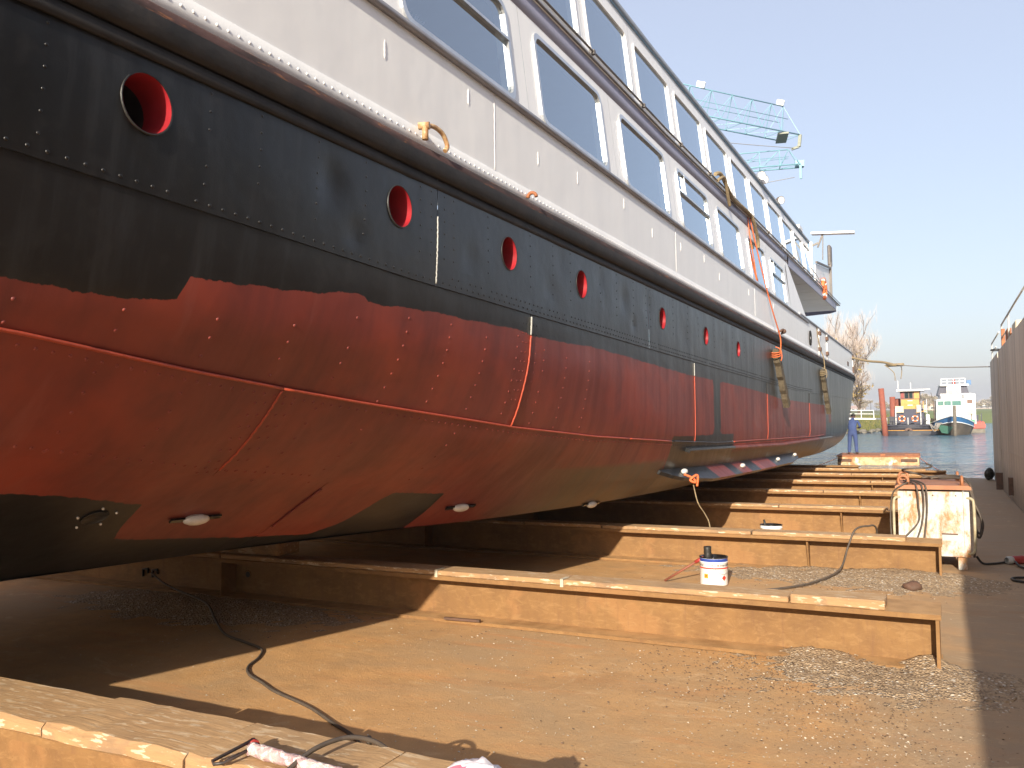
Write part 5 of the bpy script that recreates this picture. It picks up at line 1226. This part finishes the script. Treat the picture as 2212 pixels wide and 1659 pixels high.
house('tan barn with a pointed gable partly hidden by the white vessel', (-2.6, 450, 1.6), 7.4, 14, 2.0, 2.6, 'brick', 'roofgrey', 0, True, 2)
house('long low pale shed far off beside the dock wall', (36, 960, 1.6), 26, 10, 3.0, 2.0, 'brick', 'boatwhite', 0, False, 5)
house('small red roofed house far left beyond the jetty', (-96, 940, 1.6), 12, 9, 3.0, 3.4, 'brick', 'roof', 0, True, 2)
for k, (x, y, h) in enumerate(((-13.95, 200, 2.7), (-16.6, 260, 2.6), (-.7, 200, 1.4))):
    m = MB(); m.tube([(0, 0, 0), (0, 0, h)], [.05, .04], 6); m.bar((-.3, 0, h-.1), (.3, 0, h-.1), .05)
    single('utility_pole', m, 'bark', ('taller utility pole on the meadow beyond the jetty', 'second utility pole right of the taller one', 'thin pole in front of the tan barn')[k], 'pole', (x, y, 1.5), 0, 'poles on the meadow', dock=False)
m = MB(); m.box(-.09, .09, -.09, .09, 0, 2.1); single('jetty_post', m, 'black', 'dark post standing at the left end of the jetty', 'post', (-8.0, 88, .8), 0, dock=False)
# jetty with white railing
jt = thing('jetty', 'narrow grey footbridge with white railing leading to the rusty piles', 'jetty', (0, 0, 0), 0, dock=False)
m = MB(); m.bar((-14, 84, 1.62), (-5.0, 83.5, 1.42), 1.0, .12); obj('deck_beam', m, 'boatwhite', jt)
for i in range(9):
    x = -14+i*1.05; z = 1.66-.022*i*1.05; m = MB(); m.bar((x, 83.6, z), (x, 83.6, z+.72), .05); obj('rail_post', m, 'boatwhite', jt)
for dz in (.38, .70): m = MB(); m.bar((-14, 83.6, 1.68+dz), (-5.2, 83.6, 1.48+dz), .04); obj('hand_rail', m, 'boatwhite', jt)

# ---- work raft and worker
rf = thing('work_raft', 'rusty pale painted steel work raft afloat beyond the dock end', 'raft', (-2.43, 37.6, 0), R(1.5), dock=False)
m = MB(); m.box(-1.52, 1.52, 0, 2.6, -.3, .33, bev=.02); obj('raft_hull', m, 'raft', rf)
m = MB(); m.box(-1.56, 1.56, -.03, 2.63, .332, .38); obj('deck_plate', m, 'rust', rf)
for x0_, x1_ in ((.85, 1.45), (-1.5, -.98)): m = MB(); m.box(x0_, x1_, -.05, -.004, .14, .25, bev=.01); obj('fender_bar', m, 'darkrust', rf)
m = MB(); m.box(.1, .28, .2, .5, .382, .43); m.box(1.0, 1.5, .4, .6, .382, .41); obj('cleat', m, 'rust', rf)
lead('raft_line', 'thin orange line from the right corner of the raft down to the dock', [(-.95, 37.9, .35), (-.4, 34.5, .12), (.15, 30.0, .02)], .012, 'orange', 'rope', 5)
lead('raft_line', 'thin orange line from the left corner of the raft down to the dock', [(-4.0, 38, .30), (-4.3, 35, .15), (-4.8, 30.0, .02)], .012, 'orange', 'rope', 5)
def person():
    t = thing('person', 'person in blue coveralls seen from behind, head bowed, standing on the raft', 'person', (-3.47, 38.95, .382), R(-4), dock=False)
    V = {'pel': (0, 0, .93, .155, .115), 'bel': (0, .02, 1.08, .16, .115), 'che': (0, .07, 1.28, .185, .125), 'col': (0, .13, 1.44, .10, .09), 'nek': (0, .19, 1.50, .055, .055), 'hea': (.01, .27, 1.575, .085, .10), 'hed': (.01, .32, 1.62, .08, .085)}
    for s_, n_ in ((-1, 'L'), (1, 'R')):
        V['hip'+n_] = (s_*.10, 0, .86, .115, .11); V['kne'+n_] = (s_*.125, .02, .49, .082, .082); V['ank'+n_] = (s_*.15, -.02, .10, .07, .07); V['hee'+n_] = (s_*.155, .0, .045, .05, .045); V['toe'+n_] = (s_*.175, .17, .035, .045, .035)
        V['sho'+n_] = (s_*.205, .11, 1.39, .075, .075)
    V['elbR'] = (.30, .14, 1.14, .06, .06); V['wriR'] = (.22, .37, 1.10, .038, .036); V['hanR'] = (.17, .44, 1.09, .04, .03)
    V['elbL'] = (-.28, .17, 1.13, .06, .06); V['wriL'] = (-.16, .38, 1.07, .038, .036); V['hanL'] = (-.10, .45, 1.06, .04, .03)
    E_ = [('pel', 'bel'), ('bel', 'che'), ('che', 'col'), ('col', 'nek'), ('nek', 'hea'), ('hea', 'hed')]
    for n_ in 'LR': E_ += [('pel', 'hip'+n_), ('hip'+n_, 'kne'+n_), ('kne'+n_, 'ank'+n_), ('ank'+n_, 'hee'+n_), ('hee'+n_, 'toe'+n_), ('che', 'sho'+n_), ('sho'+n_, 'elb'+n_), ('elb'+n_, 'wri'+n_), ('wri'+n_, 'han'+n_)]
    for n_, s_ in (('L', 1), ('R', -1)):                     # fingers, curled round what is being held
        hx_, hy_, hz_ = V['han'+n_][:3]
        for k in range(4):
            a, b = f'f{k}a'+n_, f'f{k}b'+n_; V[a] = (hx_+s_*.035, hy_+.045, hz_+.025-.018*k, .010, .010); V[b] = (hx_+s_*.055, hy_+.025+.004*k, hz_+.022-.018*k, .008, .008); E_ += [('han'+n_, a), (a, b)]
        a = 'th'+n_; V[a] = (hx_+s_*.03, hy_-.01, hz_+.05, .011, .011); E_.append(('han'+n_, a))
    names = list(V); me = bpy.data.meshes.new('body'); me.from_pydata([V[k][:3] for k in names], [(names.index(a), names.index(b)) for a, b in E_], [])
    o = bpy.data.objects.new('body_cage', me); COL.objects.link(o); md = o.modifiers.new('skin', 'SKIN'); md.use_smooth_shade = True; sb = o.modifiers.new('sub', 'SUBSURF'); sb.levels = sb.render_levels = 2
    for i, k in enumerate(names): d = me.skin_vertices[0].data[i]; d.radius = V[k][3:]; d.use_root = (k == 'pel')
    bpy.context.view_layer.update(); em = bpy.data.meshes.new_from_object(o.evaluated_get(bpy.context.evaluated_depsgraph_get())); bpy.data.objects.remove(o)
    em.name = 'body'; em.materials.clear()
    for k in ('coverall', 'skin', 'shoe'): em.materials.append(MT[k])
    for p in em.polygons:
        c = p.center; p.use_smooth = True
        p.material_index = 1 if ((c.z > 1.475 and c.y > .15) or (c.y > .375 and c.z < 1.3 and c.z > .9)) else (2 if c.z < .085 else 0)
    b = bpy.data.objects.new('body', em); COL.objects.link(b); b.parent = t
    m = MB(); m.sphere((.01, .285, 1.615), .097, 14, 9, 0, (.93, 1.08, 1.0)); m.v = [v for v in m.v]; obj('hair', m, 'hair', t)
    m = MB(); m.sphere((.01+.0, .405, 1.575), .018, 6, 4); obj('nose', m, 'skin', t)
    for s_ in (-1, 1): m = MB(); m.sphere((.01+s_*.098, .30, 1.575), .028, 7, 5, 0, (.4, .8, 1)); obj('ear', m, 'skin', t)
    m = MB(); m.tube([(.165*math.cos(a)*.98, .02+.118*math.sin(a), 1.02) for a in (2*math.pi*i/20 for i in range(20))], .012, 5, closed=True); obj('waist_seam', m, 'coverall', t)
person()

# ---- left tug
def P_(mb_, pts, y0, y1, mi=0): mb_.prism(pts, y0, y1, 'y', mi); return mb_
tg = thing('tug_boat', 'black hulled work tug with yellow and brown wheelhouse moored at the rusty piles', 'tug', (-2.67, 80, 0), 0, dock=False)
def tug():
    m = MB(); st = [(-1.85, .0), (-2.15, .35), (-2.25, .45), (-2.2, .60), (-1.75, .95)]
    # hull: rounded stern towards us, sides running away
    levels = [(-.2, 1.85), (.12, 2.20), (.42, 2.28), (.60, 2.18), (.93, 1.80)]
    plan = [(-1, 9), (-1, .9), (-.93, .42), (-.75, .14), (-.4, .0), (0, -.06), (.4, .0), (.75, .14), (.93, .42), (1, .9), (1, 9)]
    vs = [(x*w, y+(.15*i if i > 2 else 0), z) for i, (z, w) in enumerate(levels) for x, y in plan]; n = len(plan)
    m.add(vs, [(i*n+j, i*n+j+1, (i+1)*n+j+1, (i+1)*n+j) for i in range(4) for j in range(n-1)], 0); obj('hull', m, 'tugblack', tg)
    m = MB(); m.tube([(x*2.29, y-.03, .44) for x, y in plan], .035, 6); obj('yellow_line', m, 'tugyellow', tg)
    m = MB(); m.box(-1.78, 1.78, .5, 9, .82, .86); obj('deck', m, 'navy', tg)
    m = MB()
    for a in range(9): m.bar((.0, -.14, .45), (.30*math.cos(a*math.pi/8), -.14, .45+.22*math.sin(a*math.pi/8)), .05)
    obj('stern_emblem', m, 'tugbrown', tg)
    m = MB(); m.box(-1.15, 1.15, 2.2, 7.5, .86, 2.25); obj('engine_casing', m, 'navy', tg)
    for x in (-1.05, .92): m = MB(); m.box(x-.03, x+.03, 1.95, 2.02, .86, 2.3); obj('casing_post', m, 'boatwhite', tg)
    m = MB(); m.box(-1.55, -1.15, 1.6, 2.3, .86, 1.62); m.box(1.2, 1.55, 1.6, 2.3, .86, 1.5); obj('deck_locker', m, 'tugblack', tg)
    m = MB(); m.box(-1.08, -.42, 2.0, 2.18, 1.95, 2.52); obj('vent_box', m, 'tugbeige', tg)
    m = MB(); m.box(.6, .95, 2.0, 2.18, 1.95, 2.6); m.box(1.15, 1.4, 2.0, 2.18, 1.95, 2.6); obj('vent_box', m, 'tugbeige', tg)
    m = MB(); m.box(-.62, .82, 2.4, 6.5, 2.26, 3.08); obj('lower_bridge', m, 'tugyellow', tg)
    m = MB(); m.box(-.1, .3, 2.36, 2.39, 2.55, 3.0); obj('bridge_panel', m, 'boatwhite', tg)
    m = MB(); m.box(-.32, .55, 2.35, 2.385, 2.62, 2.95); obj('bridge_window', m, 'tugyellow', tg)
    m = MB(); m.box(-.68, .86, 2.5, 6.2, 3.082, 3.80); obj('wheelhouse', m, 'tugbrown', tg)
    for x0_, x1_ in ((-.6, -.38), (-.3, -.02), (.05, .3)): m = MB(); m.box(x0_, x1_, 2.455, 2.49, 3.2, 3.72); obj('wheelhouse_window', m, 'tugred' if x0_ < -.5 else 'darkglass', tg)
    m = MB(); m.box(.42, .84, 2.455, 2.49, 3.15, 3.76); obj('wheelhouse_door', m, 'tugyellow', tg)
    m = MB(); m.box(-.95, 1.2, 2.0, 6.6, 3.81, 3.96); m.box(1.2, 1.7, 2.2, 2.4, 3.9, 3.96); obj('wheelhouse_roof', m, 'boatwhite', tg)
    m = MB(); m.tube([(-.82, 2.4, 3.9), (-.82, 2.4, 4.75)], .03, 6); m.tube([(.18, 2.6, 3.9), (.18, 2.6, 4.55)], .03, 6); m.tube([(1.4, 2.3, 1.6), (1.4, 2.3, 3.05)], .03, 6); obj('mast', m, 'boatwhite', tg)
    m = MB(); m.box(1.35, 1.6, 1.4, 1.6, .86, 1.75); obj('davit', m, 'boatwhite', tg)
    for i in range(7): m = MB(); m.bar((-1.7+i*.55, .6, .9), (-1.7+i*.55, .6, 1.55), .04); obj('rail_post', m, 'boatwhite' if i % 3 == 0 else 'navy', tg)
    m = MB(); m.bar((-1.75, .6, 1.55), (1.65, .6, 1.55), .045); m.bar((-1.75, .6, 1.22), (1.65, .6, 1.22), .03); obj('rail', m, 'navy', tg)
    m = MB(); m.bar((1.15, 1.5, 2.3), (1.15, 1.5, 2.9), .07); m.bar((.55, 2.1, 1.9), (1.35, 2.0, 2.1), .06); obj('exhaust', m, 'tugyellow', tg)
tug()
for x, lab in ((-3.18, 'left orange life ring on the stern rail of the black tug'), (-2.16, 'right orange life ring on the stern rail of the black tug')):
    t = thing('life_ring', lab, 'life ring', (x, 80.45, 1.43), 0, 'life rings on the black tug', dock=False); m = MB(); m.tube([(.22*math.cos(u), 0, .22*math.sin(u)) for u in (2*math.pi*i/16 for i in range(16))], .065, 8, closed=True); obj('ring_body', m, 'ring', t)
    for k in range(4):
        m = MB(); m.tube([(.22*math.cos(u), 0, .22*math.sin(u)) for u in np.linspace(k*math.pi/2+.6, k*math.pi/2+.95, 4)], .069, 8); obj('white_band', m, 'canwhite', t)
# ---- blue and white vessel, bow on
bt = thing('river_vessel', 'blue and white river vessel seen bow on with tall white wheelhouse', 'vessel', (.80, 79.8, 0), R(2.5), dock=False)
def vessel():
    ys = [(0, .02, 1.62), (.5, .55, 1.50), (1.2, 1.05, 1.30), (2.2, 1.48, 1.06), (3.6, 1.70, .92), (8, 1.78, .85), (22, 1.78, .85)]
    lev = [(-.3, .72), (.0, .82), (.45, .93), (1.0, 1.0)]
    def ring(y, w, zt): return [(s_*w*k, y+(.55-.55*l if y < 2 else 0), -.3+(zt+.3)*l) for s_, (l, k) in [(-1, (a, b)) for a, b in ((1, 1), (.75, .97), (.45, .88), (0, .70))]+[(1, (a, b)) for a, b in ((0, .70), (.45, .88), (.75, .97), (1, 1))]]
    vs = [p for y, w, zt in ys for p in ring(y, w, zt)]; m = MB(); n = 8
    for i in range(len(ys)-1):
        for j in range(7):
            m.f.append([i*n+j, i*n+j+1, (i+1)*n+j+1, (i+1)*n+j]); m.mi.append(1 if j in (0, 6) else 0); m.sm.append(False)
    m.v = [tuple(v) for v in vs]; m.f.append(list(range(8))); m.mi.append(0); m.sm.append(False); obj('hull', m, ['boatdark', 'boatblue'], bt)
    for s_ in (-1, 1):
        m = MB(); m.tube([(s_*(w*.98+.03), y+(.14 if y < 2 else 0), -.3+(zt+.3)*.74) for y, w, zt in ys], .04, 6); obj('white_sheer_line', m, 'boatwhite', bt)
        m = MB(); m.tube([(s_*(w+.02), y, zt+.02) for y, w, zt in ys], .05, 6); obj('bulwark_rail', m, 'boatwhite', bt)
    m = MB(); m.add([(0, .3, 1.40), (-1.4, 2.6, .86), (-1.6, 9, .8), (1.6, 9, .8), (1.4, 2.6, .86)], [(0, 1, 2, 3, 4)]); obj('foredeck', m, 'boatwhite', bt)
    m = MB(); m.prism([(-1.18, .85), (1.08, .85), (1.08, 2.9), (.95, 3.05), (-1.05, 3.05), (-1.18, 2.95)], 3.2, 7.5, 'y'); obj('fore_house', m, 'boatwhite', bt)
    for a, b in ((-1.08, -.62), (-.57, -.05), (.03, .72)): m = MB(); m.box(a, b, 3.14, 3.19, 2.50, 2.88, bev=.02); obj('house_window', m, 'greenglass', bt)
    m = MB(); m.box(-.8, .8, 3.6, 7, 3.052, 3.40, bev=.05); obj('house_roof', m, 'boatwhite', bt)
    m = MB(); m.box(1.09, 1.95, 5.0, 12, .85, 3.48); obj('side_house', m, 'boatwhite', bt); m = MB(); m.box(1.30, 1.72, 4.95, 4.99, 2.65, 2.98); obj('side_window', m, 'tugbrown', bt)
    m = MB(); m.box(1.25, 1.75, 4.95, 4.99, 1.6, 2.2); obj('side_grille', m, 'tugbeige', bt)
    m = MB(); m.box(-.62, 1.95, 9, 14, 3.0, 3.6); obj('bridge_deck', m, 'boatwhite', bt)
    m = MB(); m.prism([(-.85, 3.45), (1.80, 3.45), (1.58, 4.28), (-.62, 4.28)], 9.05, 13, 'y'); obj('wheelhouse', m, 'navy', bt)
    m = MB(); m.prism([(-.08, 3.5), (1.08, 3.5), (1.08, 4.30), (-.08, 4.30)], 8.85, 9.04, 'y'); obj('wheelhouse_front', m, 'boatwhite', bt)
    for a in (.02, .56): m = MB(); m.box(a, a+.42, 8.80, 8.84, 3.55, 4.05); obj('wheelhouse_window', m, 'tugbeige', bt)
    m = MB(); m.box(-.62, 1.75, 8.7, 13.5, 4.30, 4.45, bev=.03); obj('wheelhouse_roof', m, 'boatwhite', bt)
    m = MB()
    for x in (-.5, .0, .5, 1.0, 1.45): m.bar((x, 8.9, 4.45), (x, 8.9, 4.98), .05)
    for z in (4.98, 4.72): m.bar((-.5, 8.9, z), (1.45, 8.9, z), .045)
    obj('roof_railing', m, 'boatwhite', bt)
    m = MB(); m.lathe([(.001, 4.45), (.15, 4.46), (.13, 4.8), (.07, 4.92), (.001, 4.94)], 10, 0, Matrix.Translation((.55, 9.4, 0))); obj('red_lamp', m, 'boatred', bt)
    m = MB(); m.box(1.58, 1.95, 9.0, 9.4, 4.38, 4.80); obj('blue_box', m, 'boatblue', bt)
    m = MB(); m.tube([(-1.35, 3.4, .9), (-1.4, 3.4, 2.95)], .05, 6); m.tube([(-1.42, 4, 2.9), (-1.55, 4, 3.65)], .02, 5); m.tube([(.55, 3.3, .85), (.55, 3.3, 2.2)], .03, 5); m.tube([(1.55, 4.2, .85), (1.55, 4.2, 1.75)], .04, 5); obj('mast', m, 'bark', bt)
    m = MB(); m.box(-1.22, -1.1, 2.9, 3.1, .85, 1.9); m.box(.1, .9, 2.6, 2.9, 1.0, 1.55); obj('anchor_winch', m, 'boatwhite', bt)
    m = MB(); m.add([(-1.30, .95, .92), (-.12, .2, .70), (-.45, .55, .12), (-.95, .95, .2)], [(0, 1, 2, 3)]); m.v += [(x, y-.03, z) for x, y, z in m.v[:4]]; m.f.append([7, 6, 5, 4]); m.mi.append(0); m.sm.append(False); obj('anchor_net', m, 'greennet', bt)
    m = MB(); m.box(1.2, 1.75, 3.5, 4.4, .9, 1.25); obj('green_locker', m, 'greenbox', bt)
vessel()
rb = thing('red_barge', 'red hulled barge stern showing behind the white vessel by the dock wall', 'barge', (2.75, 88, 0), 0, dock=False)
m = MB(); m.prism([(-1.1, .40), (.55, .40), (.62, .62), (.50, .98), (-1.1, .98)], 0, 12, 'y'); obj('upper_hull', m, 'boatred', rb)
m = MB(); m.prism([(-1.1, -.3), (.45, -.3), (.58, .06), (.55, .39), (-1.1, .39)], .1, 12, 'y'); obj('lower_hull', m, 'stone', rb)
m = MB(); m.box(-.6, -.4, .4, .6, .98, 1.9); m.box(-.1, .1, 1, 1.3, .98, 1.6); m.bar((.3, .2, .98), (.3, .2, 1.75), .07); obj('deck_gear', m, 'navy', rb)
m = MB()
for i in range(9):
    a = Vector((-.95-.05*i*.3, 79.9, .95)); b = Vector((-.6+.06*i, 80.6, 1.05)); m.tube(smooth_path([a, a.lerp(b, .5)+Vector((random.uniform(-.1, .1), 0, -random.uniform(.25, .7))), b], 5), .028, 5)
single('hanging_ropes', m, 'ropegrey', 'tangle of pale ropes slung between the black tug and the white vessel', 'ropes', dock=False)
m = MB(); m.bar((-1.6, 86, 1.35), (.2, 88, .95), .5, .25); single('gangway', m, 'tugbeige', 'sloping tan gangway behind the gap between the two moored vessels', 'gangway', dock=False)
def pile(label, x, y, z1, r, lean, mt, name='mooring_pile'):
    m = MB(); m.tube([(lean, 0, -1), (0, 0, z1)], r, 10); single(name, m, mt, label, 'pile', (x, y, 0), 0, None, dock=False)
pile('tallest rusty red steel pile, leaning slightly, at the left of the black tug', -4.70, 79.6, 4.05, .24, .28, 'pilerust')
pile('medium rusty steel pile directly behind the black tug left side', -3.98, 82.5, 3.35, .24, .03, 'pilerust')
pile('short rusty steel pile nearest behind the tug casing', -3.62, 84, 3.2, .25, 0, 'pilerust')
pile('weathered grey wooden pile standing in the water before the white vessel', .80, 78.0, 2.45, .13, 0, 'trailwood')

# ---- yard cranes: lattice jibs reaching out from behind the ship
def crane(label, tipL, dirv, L, w, h, nb, mastz, lamps, box):
    d = Vector(dirv).normalized(); side = Vector((d.y, -d.x, 0)).normalized()
    t = thing('lattice_crane', label, 'crane', (tipL[0]-d.x*L, tipL[1]-d.y*L, 0), 0, 'turquoise cranes behind the ship', dock=False)
    z = tipL[2]; o = Vector((0, 0, z)); A = lambda s_: o+d*s_+side*w/2; B_ = lambda s_: o+d*s_-side*w/2; C_ = lambda s_: o+d*s_+Vector((0, 0, h))
    tl = L-.7
    for f, r, e in ((A, .045, L), (B_, .045, L), (C_, .038, tl)):
        m = MB(); m.tube([f(0), f(e)], r, 6); obj('chord', m, 'jib', t)
    st = L/nb
    for i in range(nb):
        s0 = i*st; s1 = s0+st
        for p_, q_ in ((A(s0), C_(min(s1, tl))), (C_(min(s1, tl)), A(s1)), (B_(s0), C_(min(s1, tl))), (A(s1), B_(s0)), (A(s1), B_(s1)), (B_(s1), C_(min(s1, tl)))):
            m = MB(); m.bar(p_, q_, .030); obj('lattice_brace', m, 'jib', t)
    m = MB(); m.tube([o+d*0+Vector((0, 0, h*.52))+side*w*.25, o+d*tl+Vector((0, 0, h*.52))+side*w*.25], .022, 5); m.tube([o+d*0+Vector((0, 0, h*.52))-side*w*.25, o+d*tl+Vector((0, 0, h*.52))-side*w*.25], .022, 5); obj('walkway_wire', m, 'jib', t)
    if box:
        m = MB(); m.bar(A(L-1.6)-Vector((0, 0, .10)), B_(L-.2)-Vector((0, 0, .10)), .7, .12); m.bar(A(L), A(L)-Vector((.1, 0, .8)), .2); m.bar(A(L)-Vector((.1, 0, .8)), A(L)-Vector((.6, 0, .9)), .15); obj('tip_platform', m, mat('grey_platform', (.25, .27, .22)), t)
    else:
        m = MB(); m.box(L-.3, L+.25, -.25, .25, -.1, .3, M=Matrix.Translation(o) @ d.to_track_quat('X', 'Z').to_matrix().to_4x4()); m.bar(A(L)-Vector((0, 0, .1)), A(L)-Vector((0, 0, 1.0)), .14); obj('tip_sheave', m, 'jib', t)
    m = MB(); a = A(L)-Vector((.4, 0, .85)); m.tube(smooth_path([a, a-d*L*.5-Vector((0, 0, .5)), a-d*L-Vector((0, 0, .8))], 4), .022, 5); obj('trolley_rope', m, 'ropegrey', t)
    for s_, sz in lamps:
        m = MB(); c = C_(s_)+Vector((0, 0, .22)); m.box(-sz/2, sz/2, -.12, .12, -sz*.36, sz*.36, bev=.04, M=Matrix.Translation(c) @ Matrix.Rotation(.35, 4, 'Y') @ Matrix.Rotation(.3, 4, 'X')); obj('lamp', m, 'lampwhite', t)
    m = MB()
    for sx in (-.7, .7):
        for sy in (-.7, .7): m.tube([(sx, sy, 1), (sx, sy, z+h)], .10, 6)
    for k in range(int(z/1.6)):
        z0 = 1+k*1.6
        m.bar((-.7, -.7, z0), (.7, -.7, z0+1.6), .06); m.bar((.7, -.7, z0), (.7, .7, z0+1.6), .06); m.bar((.7, .7, z0), (-.7, .7, z0+1.6), .06); m.bar((-.7, .7, z0), (-.7, -.7, z0+1.6), .06)
    obj('mast', m, 'jib', t)
crane('nearer turquoise lattice crane jib with two white lamps above the ship roof', (-8.70, 60.8, 21.0), (4.0, 5.9, 0), 12.5, 1.55, 2.1, 7, 0, ((12.5-8.05, .56), (12.5-.95, .52)), True)
crane('smaller farther turquoise lattice crane jib low over the ship roof', (-8.0, 59.3, 18.6), (3.2, .75, 0), 9.0, .9, 1.15, 7, 0, (), False)

# ------------------------------------------------------------------ air
hm = bpy.data.materials.new('thin_haze'); hm.use_nodes = True; ht = hm.node_tree; ht.nodes.clear()
pv = ht.nodes.new('ShaderNodeVolumePrincipled'); pv.inputs['Color'].default_value = (.93, .95, 1, 1); pv.inputs['Density'].default_value = .0006; pv.inputs['Anisotropy'].default_value = .2
ho = ht.nodes.new('ShaderNodeOutputMaterial'); ht.links.new(pv.outputs[0], ho.inputs['Volume'])
m = MB(); m.box(-2650, 2650, -450, 2750, -6, 27); single('haze', m, hm, None, None, dock=False, kind='stuff')
